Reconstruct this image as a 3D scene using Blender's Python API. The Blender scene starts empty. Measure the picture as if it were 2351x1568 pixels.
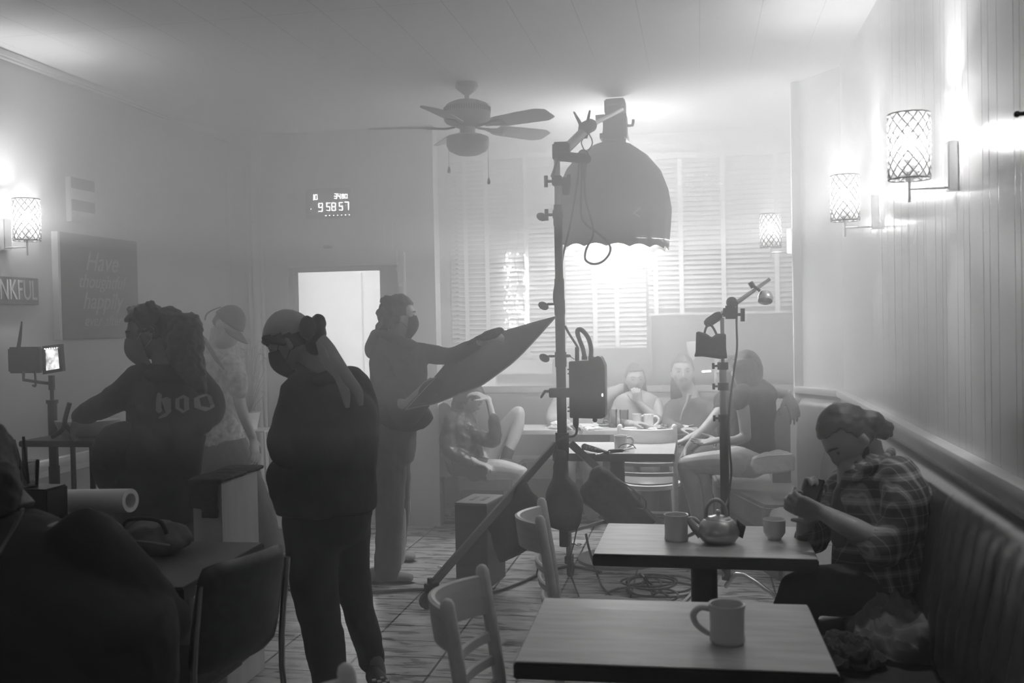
import bpy, bmesh, math, random
from mathutils import Vector, Matrix, noise
random.seed(7)
PI = math.pi
SC = bpy.context.scene
COL = SC.collection
# ------------------------------------------------------------------ camera
IW, IH, FPX, EYE = 2351.0, 1568.0, 2286.0, 1.6
YAW, PITCH, ROLL = math.radians(10.6395), math.radians(1.1876), -math.radians(1.15)
FWD = Vector((-math.sin(YAW)*math.cos(PITCH), math.cos(YAW)*math.cos(PITCH), -math.sin(PITCH)))
_r = Vector((math.cos(YAW), math.sin(YAW), 0)); _u = _r.cross(FWD)
RGT = _r*math.cos(ROLL) + _u*math.sin(ROLL)
UPV = -_r*math.sin(ROLL) + _u*math.cos(ROLL)
cam = bpy.data.cameras.new('camera'); cam.lens = FPX/IW*36; cam.sensor_width = 36
cam.dof.use_dof = True; cam.dof.focus_distance = 5.6; cam.dof.aperture_fstop = 3.6
camo = bpy.data.objects.new('camera', cam); COL.objects.link(camo)
camo.matrix_world = Matrix(((RGT.x, UPV.x, -FWD.x, 0), (RGT.y, UPV.y, -FWD.y, 0), (RGT.z, UPV.z, -FWD.z, EYE), (0, 0, 0, 1)))
SC.camera = camo
CAM = Vector((0, 0, EYE))
# ------------------------------------------------------------------ world, exposure
w = bpy.data.worlds.new('night'); SC.world = w; w.use_nodes = True
w.node_tree.nodes['Background'].inputs[0].default_value = (0.02, 0.02, 0.02, 1)
w.node_tree.nodes['Background'].inputs[1].default_value = 0.3
SC.view_settings.view_transform = 'Standard'; SC.view_settings.look = 'None'
SC.view_settings.exposure = 3.25; SC.view_settings.gamma = 1.0
SC.view_settings.use_curve_mapping = False
SC.cycles.max_bounces = 7; SC.cycles.diffuse_bounces = 4; SC.cycles.glossy_bounces = 2
SC.cycles.transmission_bounces = 4; SC.cycles.volume_bounces = 4; SC.cycles.transparent_max_bounces = 7
SC.cycles.caustics_reflective = False; SC.cycles.caustics_refractive = False
SC.cycles.sample_clamp_indirect = 2.0
SC.cycles.use_denoising = True; SC.cycles.use_adaptive_sampling = True; SC.cycles.adaptive_threshold = .01
# ------------------------------------------------------------------ large lights
def area(name, loc, rot, sx, sy, power, shape='RECTANGLE', spread=180):
    l = bpy.data.lights.new(name, 'AREA'); l.shape = shape; l.size = sx; l.size_y = sy; l.energy = power
    l.spread = math.radians(spread)
    o = bpy.data.objects.new(name, l); o.location = loc; o.rotation_euler = rot; COL.objects.link(o); return o
def point(name, loc, power, r=.03):
    l = bpy.data.lights.new(name, 'POINT'); l.energy = power; l.shadow_soft_size = r
    o = bpy.data.objects.new(name, l); o.location = loc; COL.objects.link(o); return o
# film lamp in the hanging softbox over the booth table, shining down
area('softbox_lamp', (-.55, 6.95, 2.13), (0, 0, 0), .74, .74, 2.8, 'DISK')
# film lamp out in the street, shining on the fog behind the door glass and into the room
area('street_lamp', (-4.3, 10.6, 5.2), (math.radians(8), 0, 0), 1.4, 1.4, 52, spread=75)
# second film lamp up in the bay behind the softbox, lighting the blinds and the bay ceiling
bl_ = point('bay_lamp', (-.56, 7.5, 2.6), 9.5, .2); bl_.data.specular_factor = .1
# unseen fill light added behind the camera
area('fill_lamp', (-1.5, -2.2, 2.9), (0, 0, 0), 2.0, 2.0, 1)

# ------------------------------------------------------------------ pixel helpers (2351x1568 frame)
def ray(px, py): return FWD + RGT*((px-IW/2)/FPX) - UPV*((py-IH/2)/FPX)
def PY(px, py, Y): d = ray(px, py); return CAM + d*(Y/d.y)
def PX(px, py, X): d = ray(px, py); return CAM + d*(X/d.x)
def PZ(px, py, z): d = ray(px, py); return CAM + d*((z-EYE)/d.z)
# ------------------------------------------------------------------ materials (the photograph is black and white)
MATS = {}
def mat(name, g=.5, rough=.6, metal=0., scale=0., var=.0, bump=0., emit=0., spec=.5, stretch=(1,1,1), alpha=1.):
    if name in MATS: return MATS[name]
    m = bpy.data.materials.new(name); m.use_nodes = True; nt = m.node_tree; b = nt.nodes['Principled BSDF']
    b.inputs['Base Color'].default_value = (g, g, g, 1); b.inputs['Roughness'].default_value = rough
    b.inputs['Metallic'].default_value = metal; b.inputs['Specular IOR Level'].default_value = spec
    if alpha < 1: b.inputs['Alpha'].default_value = alpha
    if emit: b.inputs['Emission Color'].default_value = (1,1,1,1); b.inputs['Emission Strength'].default_value = emit
    if scale:
        tc = nt.nodes.new('ShaderNodeTexCoord'); mp = nt.nodes.new('ShaderNodeMapping'); mp.inputs['Scale'].default_value = stretch
        nz = nt.nodes.new('ShaderNodeTexNoise'); nz.inputs['Scale'].default_value = scale; nz.inputs['Detail'].default_value = 4
        nt.links.new(tc.outputs['Object'], mp.inputs[0]); nt.links.new(mp.outputs[0], nz.inputs['Vector'])
        if var:
            r = nt.nodes.new('ShaderNodeMapRange'); r.inputs[1].default_value = .3; r.inputs[2].default_value = .7
            r.inputs[3].default_value = max(0, g-var); r.inputs[4].default_value = g+var
            nt.links.new(nz.outputs['Fac'], r.inputs[0]); nt.links.new(r.outputs[0], b.inputs['Base Color'])
        if bump:
            bp = nt.nodes.new('ShaderNodeBump'); bp.inputs['Strength'].default_value = bump; bp.inputs['Distance'].default_value = .01
            nt.links.new(nz.outputs['Fac'], bp.inputs['Height']); nt.links.new(bp.outputs[0], b.inputs['Normal'])
    if emit: m.cycles.emission_sampling = 'NONE'
    MATS[name] = m; return m
def N(nt, kind, **kw):
    n = nt.nodes.new(kind)
    for k, v in kw.items():
        if k.startswith('i_'):
            s = k[2:]; n.inputs[int(s) if s.isdigit() else s].default_value = v
        else: setattr(n, k, v)
    return n
# ------------------------------------------------------------------ mesh helpers
def V(*a): return Vector(a)
def box(bm, x0, x1, y0, y1, z0, z1, bev=0., M=None):
    t = bmesh.new(); r = bmesh.ops.create_cube(t, size=1)
    for v in t.verts: v.co = Vector((x0+(v.co.x+.5)*(x1-x0), y0+(v.co.y+.5)*(y1-y0), z0+(v.co.z+.5)*(z1-z0)))
    if bev: bmesh.ops.bevel(t, geom=t.edges[:], offset=bev, segments=2, affect='EDGES', clamp_overlap=True)
    merge(bm, t, M)
def merge(bm, t, M=None):
    if M is not None: bmesh.ops.transform(t, matrix=M, verts=t.verts[:])
    me = bpy.data.meshes.new('tmp'); t.to_mesh(me); t.free(); bm.from_mesh(me); bpy.data.meshes.remove(me)
def smoothpath(pts, n=6):
    pts = [Vector(p) for p in pts]
    if len(pts) < 3 or n < 2: return pts
    out = []
    for i in range(len(pts)-1):
        p0 = pts[max(i-1, 0)]; p1 = pts[i]; p2 = pts[i+1]; p3 = pts[min(i+2, len(pts)-1)]
        for k in range(n):
            t = k/n
            out.append(.5*((2*p1)+(p2-p0)*t+(2*p0-5*p1+4*p2-p3)*t*t+(3*p1-p0-3*p2+p3)*t**3))
    out.append(pts[-1]); return out
def interp(vals, n):
    if not isinstance(vals, (list, tuple)): return [vals]*n
    m = len(vals)-1; out = []
    for i in range(n):
        t = i/(n-1)*m; k = min(int(t), m-1); out.append(vals[k]*(1-(t-k))+vals[k+1]*(t-k))
    return out
def tube(bm, pts, r, seg=10, n=1, caps=True, dome=False, flat=1., ref=None):
    """a pipe through pts; r one radius or one per point; flat squashes it along the ref direction"""
    P = smoothpath(pts, n) if n > 1 else [Vector(p) for p in pts]
    R = interp(r, len(P))
    if dome:
        a = (P[0]-P[1]).normalized(); b = (P[-1]-P[-2]).normalized(); r0, r1 = R[0], R[-1]
        P = [P[0]+a*r0*.95, P[0]+a*r0*.7]+P+[P[-1]+b*r1*.7, P[-1]+b*r1*.95]; R = [r0*.3, r0*.72]+R+[r1*.72, r1*.3]
    rings = []; up = Vector(ref) if ref is not None else None
    for i, p in enumerate(P):
        d = (P[min(i+1, len(P)-1)]-P[max(i-1, 0)]);
        if d.length < 1e-9: d = Vector((0,0,1))
        d.normalize()
        if up is None: up = Vector((0,0,1)) if abs(d.z) < .9 else Vector((1,0,0))
        s = d.cross(up)
        if s.length < 1e-4: s = d.orthogonal()
        s.normalize(); u = s.cross(d)
        if ref is None: up = u
        rings.append([bm.verts.new(p+s*math.cos(2*PI*k/seg)*R[i]+u*math.sin(2*PI*k/seg)*R[i]*flat) for k in range(seg)])
    for a, b in zip(rings, rings[1:]):
        for k in range(seg): bm.faces.new((a[k], a[(k+1) % seg], b[(k+1) % seg], b[k]))
    if caps: bm.faces.new(rings[0][::-1]); bm.faces.new(rings[-1])
def cyl(bm, c, r, h, seg=24, r2=None): tube(bm, [Vector(c), Vector(c)+Vector((0,0,h))], [r, r if r2 is None else r2], seg)
def lathe(bm, prof, seg=32, M=None, ang=2*PI):
    t = bmesh.new(); rings = []; full = ang >= 2*PI-1e-6; ns = seg if full else seg+1
    for r, z in prof:
        rings.append([t.verts.new((max(r, 1e-4)*math.cos(ang*k/seg), max(r, 1e-4)*math.sin(ang*k/seg), z)) for k in range(ns)])
    for a, b in zip(rings, rings[1:]):
        for k in range(seg): t.faces.new((a[k], a[(k+1) % ns], b[(k+1) % ns], b[k]))
    merge(bm, t, M)
def ell(bm, c, rx, ry, rz, M=None, seg=20):
    t = bmesh.new(); bmesh.ops.create_uvsphere(t, u_segments=seg, v_segments=max(8, seg*2//3), radius=1)
    for v in t.verts: v.co = Vector((v.co.x*rx, v.co.y*ry, v.co.z*rz))
    bmesh.ops.transform(t, matrix=Matrix.Translation(c) @ (M.to_4x4() if M is not None else Matrix.Identity(4)), verts=t.verts[:])
    merge(bm, t)
def loft(bm, secs, seg=24, sub=4, dome=.5):
    """closed body through elliptical sections (centre, half-width vector, half-depth vector)"""
    C = smoothpath([s[0] for s in secs], sub); A = smoothpath([s[1] for s in secs], sub); B = smoothpath([s[2] for s in secs], sub)
    if len(secs) < 3: C = [Vector(s[0]) for s in secs]; A = [Vector(s[1]) for s in secs]; B = [Vector(s[2]) for s in secs]
    if dome:
        m0 = min(A[0].length, B[0].length)*dome; m1 = min(A[-1].length, B[-1].length)*dome
        a = (C[0]-C[1]).normalized()*m0; b = (C[-1]-C[-2]).normalized()*m1
        C = [C[0]+a, C[0]+a*.8]+C+[C[-1]+b*.8, C[-1]+b]
        A = [A[0]*.25, A[0]*.7]+A+[A[-1]*.7, A[-1]*.25]; B = [B[0]*.25, B[0]*.7]+B+[B[-1]*.7, B[-1]*.25]
    rings = [[bm.verts.new(c+a*math.cos(2*PI*k/seg)+b*math.sin(2*PI*k/seg)) for k in range(seg)] for c, a, b in zip(C, A, B)]
    for a, b in zip(rings, rings[1:]):
        for k in range(seg): bm.faces.new((a[k], a[(k+1) % seg], b[(k+1) % seg], b[k]))
    bm.faces.new(rings[0][::-1]); bm.faces.new(rings[-1])
def prism(bm, poly, z0, z1, M=None, bev=0.):
    t = bmesh.new(); f = t.faces.new([t.verts.new((x, y, z0)) for x, y in poly])
    r = bmesh.ops.extrude_face_region(t, geom=[f]); vs = [g for g in r['geom'] if isinstance(g, bmesh.types.BMVert)]
    for v in vs: v.co.z = z1
    bmesh.ops.recalc_face_normals(t, faces=t.faces[:])
    if bev: bmesh.ops.bevel(t, geom=t.edges[:], offset=bev, segments=2, affect='EDGES', clamp_overlap=True)
    merge(bm, t, M)
def basis(o, x, y=None, z=None):
    """matrix whose local x (and y or z) follow the given world directions"""
    x = Vector(x).normalized()
    if z is not None: z = Vector(z); y = z.cross(x).normalized(); z = x.cross(y)
    else: y = Vector(y); z = x.cross(y).normalized(); y = z.cross(x)
    return Matrix(((x.x, y.x, z.x, o[0]), (x.y, y.y, z.y, o[1]), (x.z, y.z, z.z, o[2]), (0,0,0,1)))
def mesh_obj(name, bm, m, parent=None, smooth=True, ang=40):
    bmesh.ops.recalc_face_normals(bm, faces=bm.faces[:])
    me = bpy.data.meshes.new(name); bm.to_mesh(me); bm.free()
    if m: me.materials.append(m if not isinstance(m, str) else MATS[m])
    if smooth:
        me.polygons.foreach_set('use_smooth', [True]*len(me.polygons))
        try: me.set_sharp_from_angle(angle=math.radians(ang))
        except Exception: pass
    o = bpy.data.objects.new(name, me); COL.objects.link(o)
    if parent is not None:
        o.parent = parent; o.matrix_parent_inverse = Matrix.Translation(parent.location).inverted() if parent.rotation_euler.z == 0 else parent.matrix_basis.inverted()
    return o
def thing(name, label, cat, loc=(0,0,0), group=None):
    o = bpy.data.objects.new(name, None); COL.objects.link(o); o.empty_display_size = .1
    o.location = loc; o['label'] = label; o['category'] = cat
    if group: o['group'] = group
    return o
def tag(o, label, cat, group=None):
    o['label'] = label; o['category'] = cat
    if group: o['group'] = group
    return o
def struct(name, bm, m, parent=None, **k):
    o = mesh_obj(name, bm, m, parent, **k)
    if parent is None: o['kind'] = 'structure'
    return o
def dup(root, loc, rotz=0., label=None, group=None):
    r = root.copy(); COL.objects.link(r)
    if label: r['label'] = label
    if group: r['group'] = group
    for ch in list(root.children):
        c = ch.copy(); COL.objects.link(c); c.parent = r
        for g in ch.children:
            d = g.copy(); COL.objects.link(d); d.parent = c
    r.location = loc; r.rotation_euler = (0, 0, rotz); return r
def text_bm(s, size, M, extr=.002, font_shear=0.):
    cu = bpy.data.curves.new('t', 'FONT'); cu.body = s; cu.size = size; cu.extrude = extr; cu.align_x = 'CENTER'; cu.align_y = 'CENTER'; cu.shear = font_shear
    o = bpy.data.objects.new('t', cu); COL.objects.link(o)
    bpy.context.view_layer.update()
    me = bpy.data.meshes.new_from_object(o.evaluated_get(bpy.context.evaluated_depsgraph_get()))
    t = bmesh.new(); t.from_mesh(me); bmesh.ops.transform(t, matrix=M, verts=t.verts[:])
    bpy.data.objects.remove(o); bpy.data.curves.remove(cu); bpy.data.meshes.remove(me); return t
# ================================================================== THE SETTING
ZC, XL, XR, YD, YW = 3.14, -3.74, .885, 7.55, 8.45      # ceiling, left wall, right wall, door wall, window wall
YB = -3.2                                              # wall behind the camera
XB = -2.02                                             # where the door wall ends and the bay begins
PR = (.885, 6.49); PL = (.655, 6.86)                   # the slanting pier at the right of the bay
def wallmat(name, g, rough, grooves=0., spec=.5, vert=True):
    m = bpy.data.materials.new(name); m.use_nodes = True; nt = m.node_tree; b = nt.nodes['Principled BSDF']
    b.inputs['Roughness'].default_value = rough; b.inputs['Specular IOR Level'].default_value = spec
    tc = N(nt, 'ShaderNodeTexCoord'); nz = N(nt, 'ShaderNodeTexNoise', i_Scale=2.2, i_Detail=5.)
    nt.links.new(tc.outputs['Object'], nz.inputs['Vector'])
    r = N(nt, 'ShaderNodeMapRange', i_1=.3, i_2=.7, i_3=g*.93, i_4=g*1.05); nt.links.new(nz.outputs['Fac'], r.inputs[0])
    out = r.outputs[0]
    n2 = N(nt, 'ShaderNodeTexNoise', i_Scale=18., i_Detail=3.); nt.links.new(tc.outputs['Object'], n2.inputs['Vector'])
    hsum = n2.outputs['Fac']
    if grooves:
        sp = N(nt, 'ShaderNodeSeparateXYZ'); nt.links.new(tc.outputs['Object'], sp.inputs[0])
        # planks of uneven width: grooves at two periods
        acc = None
        for per, off in ((grooves, 0.), (grooves*1.9, .055)):
            a = N(nt, 'ShaderNodeMath', operation='ADD', i_1=off); nt.links.new(sp.outputs['Y'], a.inputs[0])
            q = N(nt, 'ShaderNodeMath', operation='PINGPONG', i_1=per/2); nt.links.new(a.outputs[0], q.inputs[0])
            s = N(nt, 'ShaderNodeMapRange', i_1=.0, i_2=.004, i_3=0., i_4=1.); nt.links.new(q.outputs[0], s.inputs[0])
            if acc is None: acc = s.outputs[0]
            else:
                mn = N(nt, 'ShaderNodeMath', operation='MINIMUM'); nt.links.new(acc, mn.inputs[0]); nt.links.new(s.outputs[0], mn.inputs[1]); acc = mn.outputs[0]
        mu = N(nt, 'ShaderNodeMath', operation='MULTIPLY_ADD', i_1=.28, i_2=.72); nt.links.new(acc, mu.inputs[0])
        mm = N(nt, 'ShaderNodeMath', operation='MULTIPLY'); nt.links.new(out, mm.inputs[0]); nt.links.new(mu.outputs[0], mm.inputs[1]); out = mm.outputs[0]
        ad = N(nt, 'ShaderNodeMath', operation='MULTIPLY_ADD', i_1=.15); nt.links.new(n2.outputs['Fac'], ad.inputs[0]); nt.links.new(acc, ad.inputs[2]); hsum = ad.outputs[0]
    bp = N(nt, 'ShaderNodeBump', i_Strength=.25 if not grooves else .5, i_Distance=.004); nt.links.new(hsum, bp.inputs['Height'])
    nt.links.new(bp.outputs[0], b.inputs['Normal']); nt.links.new(out, b.inputs['Base Color']); MATS[name] = m; return m
wallmat('left_wall_paint', .44, .45); wallmat('door_wall_paint', .55, .6); wallmat('panelling', .6, .22, .16, .6); wallmat('plaster', .72, .6)
mat('trim_paint', .55, .4, scale=9, var=.03); mat('pale_trim', .75, .4, scale=9, var=.03)
# ceiling: perforated tiles with fine seams
def ceil_mat():
    m = bpy.data.materials.new('ceiling_tile'); m.use_nodes = True; nt = m.node_tree; b = nt.nodes['Principled BSDF']; b.inputs['Roughness'].default_value = .8
    tc = N(nt, 'ShaderNodeTexCoord'); sp = N(nt, 'ShaderNodeSeparateXYZ'); nt.links.new(tc.outputs['Object'], sp.inputs[0])
    def seam(out, per, off, w):
        a = N(nt, 'ShaderNodeMath', operation='ADD', i_1=off); nt.links.new(out, a.inputs[0])
        q = N(nt, 'ShaderNodeMath', operation='PINGPONG', i_1=per/2); nt.links.new(a.outputs[0], q.inputs[0])
        s = N(nt, 'ShaderNodeMapRange', i_1=.0, i_2=w, i_3=0., i_4=1.); nt.links.new(q.outputs[0], s.inputs[0]); return s.outputs[0]
    sx = seam(sp.outputs['X'], .305, -.03, .0035); sy = seam(sp.outputs['Y'], .61, .2, .0035)
    vo = N(nt, 'ShaderNodeTexVoronoi', i_Scale=42.); vo.inputs['Randomness'].default_value = .45; nt.links.new(tc.outputs['Object'], vo.inputs['Vector'])
    ho = N(nt, 'ShaderNodeMapRange', i_1=.12, i_2=.22, i_3=.72, i_4=1.); nt.links.new(vo.outputs['Distance'], ho.inputs[0])
    mn = N(nt, 'ShaderNodeMath', operation='MINIMUM'); nt.links.new(sx, mn.inputs[0]); nt.links.new(sy, mn.inputs[1])
    mr = N(nt, 'ShaderNodeMath', operation='MULTIPLY_ADD', i_1=.3, i_2=.7); nt.links.new(mn.outputs[0], mr.inputs[0])
    mm = N(nt, 'ShaderNodeMath', operation='MULTIPLY'); nt.links.new(mr.outputs[0], mm.inputs[0]); nt.links.new(ho.outputs[0], mm.inputs[1])
    m2 = N(nt, 'ShaderNodeMath', operation='MULTIPLY', i_1=.85); nt.links.new(mm.outputs[0], m2.inputs[0]); nt.links.new(m2.outputs[0], b.inputs['Base Color'])
    MATS['ceiling_tile'] = m
ceil_mat()
# floor: large glossy planks/tiles, worn, running with the room
def floor_mat():
    m = bpy.data.materials.new('floor_tile'); m.use_nodes = True; nt = m.node_tree; b = nt.nodes['Principled BSDF']
    tc = N(nt, 'ShaderNodeTexCoord'); mp = N(nt, 'ShaderNodeMapping'); mp.inputs['Rotation'].default_value = (0, 0, math.radians(0)); nt.links.new(tc.outputs['Object'], mp.inputs[0])
    br = N(nt, 'ShaderNodeTexBrick', i_Scale=1., offset=.0, offset_frequency=1, squash=1., squash_frequency=1)
    br.inputs['Brick Width'].default_value = .41; br.inputs['Row Height'].default_value = .24; br.inputs['Mortar Size'].default_value = .006; br.inputs['Mortar Smooth'].default_value = .1
    br.inputs['Color1'].default_value = (.30,.30,.30,1); br.inputs['Color2'].default_value = (.38,.38,.38,1); br.inputs['Mortar'].default_value = (.03,.03,.03,1)
    nt.links.new(mp.outputs[0], br.inputs['Vector'])
    m2 = N(nt, 'ShaderNodeMapping'); m2.inputs['Scale'].default_value = (5, 20, 1); nt.links.new(tc.outputs['Object'], m2.inputs[0])
    nz = N(nt, 'ShaderNodeTexNoise', i_Scale=1., i_Detail=6., i_Distortion=.6); nt.links.new(m2.outputs[0], nz.inputs['Vector'])
    r = N(nt, 'ShaderNodeMapRange', i_1=.38, i_2=.62, i_3=.6, i_4=1.45); nt.links.new(nz.outputs['Fac'], r.inputs[0])
    mx = N(nt, 'ShaderNodeVectorMath', operation='SCALE'); nt.links.new(br.outputs['Color'], mx.inputs[0]); nt.links.new(r.outputs[0], mx.inputs['Scale'])
    nt.links.new(mx.outputs[0], b.inputs['Base Color'])
    rr = N(nt, 'ShaderNodeMapRange', i_1=.35, i_2=.65, i_3=.22, i_4=.42); nt.links.new(nz.outputs['Fac'], rr.inputs[0]); nt.links.new(rr.outputs[0], b.inputs['Roughness'])
    bp = N(nt, 'ShaderNodeBump', i_Strength=.35, i_Distance=.004); ad = N(nt, 'ShaderNodeMath', operation='SUBTRACT'); nt.links.new(nz.outputs['Fac'], ad.inputs[0]); nt.links.new(br.outputs['Fac'], ad.inputs[1])
    nt.links.new(ad.outputs[0], bp.inputs['Height']); nt.links.new(bp.outputs[0], b.inputs['Normal']); MATS['floor_tile'] = m
floor_mat()
bm = bmesh.new(); box(bm, XL-.2, 1.6, YB-.2, YW+.2, -.12, 0); struct('floor', bm, 'floor_tile', smooth=False)
bm = bmesh.new(); box(bm, XL-.2, 1.6, YB-.2, YW+.2, ZC, ZC+.12); struct('ceiling', bm, 'ceiling_tile', smooth=False)
bm = bmesh.new(); box(bm, XL-.2, XL, YB-.2, YD+.15, 0, ZC); struct('wall_left', bm, 'left_wall_paint', smooth=False)
bm = bmesh.new(); box(bm, XR, XR+.5, YB-.2, PR[1], 0, ZC); struct('wall_right', bm, 'panelling', smooth=False)
bm = bmesh.new(); box(bm, XL-.2, 1.6, YB-.2, YB, 0, ZC); struct('wall_back', bm, 'left_wall_paint', smooth=False)
bm = bmesh.new(); prism(bm, [PR, (XR+.5, PR[1]), (XR+.5, YW), (1.3, YW), (PL[0]+.1, PL[1]+.1), PL], 0, ZC); struct('wall_pier', bm, 'plaster', smooth=False)
# door wall with door opening
DX0, DX1, DZ = PY(664, 620, YD).x, PY(906, 620, YD).x+.035, 2.06
bm = bmesh.new()
box(bm, XL, DX0, YD, YD+.15, 0, ZC); box(bm, DX1, XB, YD, YD+.15, 0, ZC); box(bm, DX0, DX1, YD, YD+.15, DZ, ZC)
struct('wall_front', bm, 'door_wall_paint', smooth=False)
XBB = PY(1008, 600, YW).x; WXL = PY(1034, 600, YW).x    # the bay wall splays outwards
bm = bmesh.new(); prism(bm, [(XB, YD+.1), (XBB, YW), (XBB, YW+.15), (XB-.5, YW+.15), (XB-.5, YD+.15), (XB-.02, YD+.15)], 0, ZC); struct('wall_bay', bm, 'plaster', smooth=False)
# window wall: low wall, piers and header around one long window
WX0, WX1, WZ0, WZ1 = WXL, 1.3, .98, 2.96
bm = bmesh.new()
box(bm, XBB-.05, 1.6, YW, YW+.15, 0, WZ0); box(bm, XBB-.05, 1.6, YW, YW+.15, WZ1, ZC); box(bm, XBB-.05, WX0, YW, YW+.15, WZ0, WZ1)
struct('wall_window', bm, 'plaster', smooth=False)
mat('window_frame_paint', .5, .5, scale=6, var=.03)
def glass_mat(name, rough=.03):
    m = bpy.data.materials.new(name); m.use_nodes = True; nt = m.node_tree
    for n in list(nt.nodes):
        if n.type != 'OUTPUT_MATERIAL': nt.nodes.remove(n)
    out = [n for n in nt.nodes][0]; t = N(nt, 'ShaderNodeBsdfTransparent'); t.inputs[0].default_value = (.9,.9,.9,1); g = N(nt, 'ShaderNodeBsdfGlossy', i_Roughness=rough)
    fr = N(nt, 'ShaderNodeFresnel', i_IOR=1.45); mx = N(nt, 'ShaderNodeMixShader')
    nt.links.new(fr.outputs[0], mx.inputs[0]); nt.links.new(t.outputs[0], mx.inputs[1]); nt.links.new(g.outputs[0], mx.inputs[2]); nt.links.new(mx.outputs[0], out.inputs[0]); MATS[name] = m
glass_mat('window_glass')
bm = bmesh.new(); t = .05
cuts = [WX0, -.95, .12, WX1]
box(bm, WX0, WX1, YW-.02, YW+.08, WZ0, WZ0+t); box(bm, WX0, WX1, YW-.02, YW+.08, WZ1-t, WZ1)
for c in cuts: box(bm, c-(0 if c != WX1 else t), c+(t if c != WX1 else 0), YW-.02, YW+.08, WZ0+t, WZ1-t)
win = struct('window_1', bm, 'window_frame_paint', smooth=False)
for a, b_ in zip(cuts, cuts[1:]):
    bm = bmesh.new(); box(bm, a+t, b_, YW+.03, YW+.036, WZ0+t, WZ1-t); struct('pane', bm, 'window_glass', win, smooth=False)
# trims
bm = bmesh.new(); box(bm, XL, XL+.05, YB, YD, ZC-.05, ZC, .012); struct('trim_1', bm, 'trim_paint')
def rail_profile(bm, a, b, z, d=.05, hgt=.085):
    """wooden chair rail from a to b (xy), sticking out to the left of a->b"""
    a = Vector((a[0], a[1], z)); b = Vector((b[0], b[1], z)); u = (b-a).normalized(); n = Vector((-u.y, u.x, 0))
    prof = [(0, -hgt*.5), (d*.35, -hgt*.5), (d*.45, -hgt*.15), (d*.9, 0), (d, hgt*.25), (d*.9, hgt*.45), (d*.6, hgt*.5), (0, hgt*.5)]
    rs = [[bm.verts.new(p+n*x+Vector((0, 0, y))) for x, y in prof] for p in (a, b)]
    k = len(prof)
    for i in range(k): bm.faces.new((rs[0][i], rs[0][(i+1) % k], rs[1][(i+1) % k], rs[1][i]))
    bm.faces.new(rs[0]); bm.faces.new(rs[1][::-1])
bm = bmesh.new(); rail_profile(bm, (XR, 0-3), PR, 1.085); rail_profile(bm, PR, PL, 1.085); struct('trim_2', bm, 'trim_paint')
bm = bmesh.new(); rail_profile(bm, (XL, YD), (XL, YB), .80, .035, .1); struct('trim_3', bm, 'pale_trim')
# post at the free edge of the pier
bm = bmesh.new(); box(bm, PL[0]-.035, PL[0]+.045, PL[1]-.03, PL[1]+.06, 1.0, ZC, .008); struct('trim_4', bm, 'pale_trim')
# pipes / moulding in the left corner of the door wall
bm = bmesh.new()
for px, r in ((574, .018), (588, .03), (601, .014)):
    c = PY(px, 620, YD-.05); cyl(bm, (c.x, YD-.04, 0), r, ZC, 12)
struct('trim_5', bm, 'trim_paint')
# door: casing, transom board, door leaf with glass
bm = bmesh.new(); e = .09
box(bm, DX0-e, DX0, YD-.03, YD+.02, 0, DZ+.10, .006); box(bm, DX1, DX1+e*.6, YD-.03, YD+.02, 0, DZ+.10, .006); box(bm, DX0, DX1, YD-.035, YD+.02, DZ, DZ+.10, .006)
a = PY(622, 520, YD); c = PY(903, 570, YD)
box(bm, a.x, c.x, YD-.02, YD+.01, c.z, a.z, .004); box(bm, a.x+.06, c.x-.06, YD-.035, YD-.01, c.z+.03, a.z-.02, .004)
struct('trim_6', bm, 'door_wall_paint')
bm = bmesh.new(); s = .035
for x0, x1, z0, z1 in ((DX0, DX0+s, 0, DZ), (DX1-s, DX1, 0, DZ), (DX0+s, DX1-s, DZ-s, DZ), (DX0+s, DX1-s, 0, .35)):
    box(bm, x0, x1, YD+.05, YD+.1, z0, z1, .004)
dr = struct('door_1', bm, 'window_frame_paint')
bm = bmesh.new(); box(bm, DX0+s, DX1-s, YD+.07, YD+.078, .35, DZ-s); struct('pane', bm, 'window_glass', dr, smooth=False)
mat('steel', .5, .3, 1.); mat('black_metal', .03, .4, .6); mat('chrome', .75, .18, 1.)
bm = bmesh.new(); tube(bm, [(DX0+.1, YD+.05, .95), (DX0+.1, YD-.0, .95), (DX0+.1, YD-.0, 1.2), (DX0+.1, YD+.05, 1.2)], .012); struct('door_handle', bm, 'steel', dr)
# closer box above the door
bm = bmesh.new(); c = PY(757, 568, YD); box(bm, c.x-.035, c.x+.035, YD-.06, YD-.03, c.z-.012, c.z+.012, .004); struct('door_closer', bm, 'black_metal', dr)
# outside: street front in fog behind the door glass
mat('street_wall', .75, .8, scale=3, var=.05); mat('asphalt', .25, .8, scale=20, var=.05)
bm = bmesh.new(); box(bm, -9, 6, YW+.2, 16, -.2, -.02); struct('ground', bm, 'asphalt', smooth=False)
bm = bmesh.new(); box(bm, -9, 6, 13.0, 13.3, -.1, 7)
for k in range(5): box(bm, -6.6+k*1.3, -5.8+k*1.3, 12.93, 13.0, .9, 2.3)
so = struct('wall_street', bm, 'street_wall', smooth=False)
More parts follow.
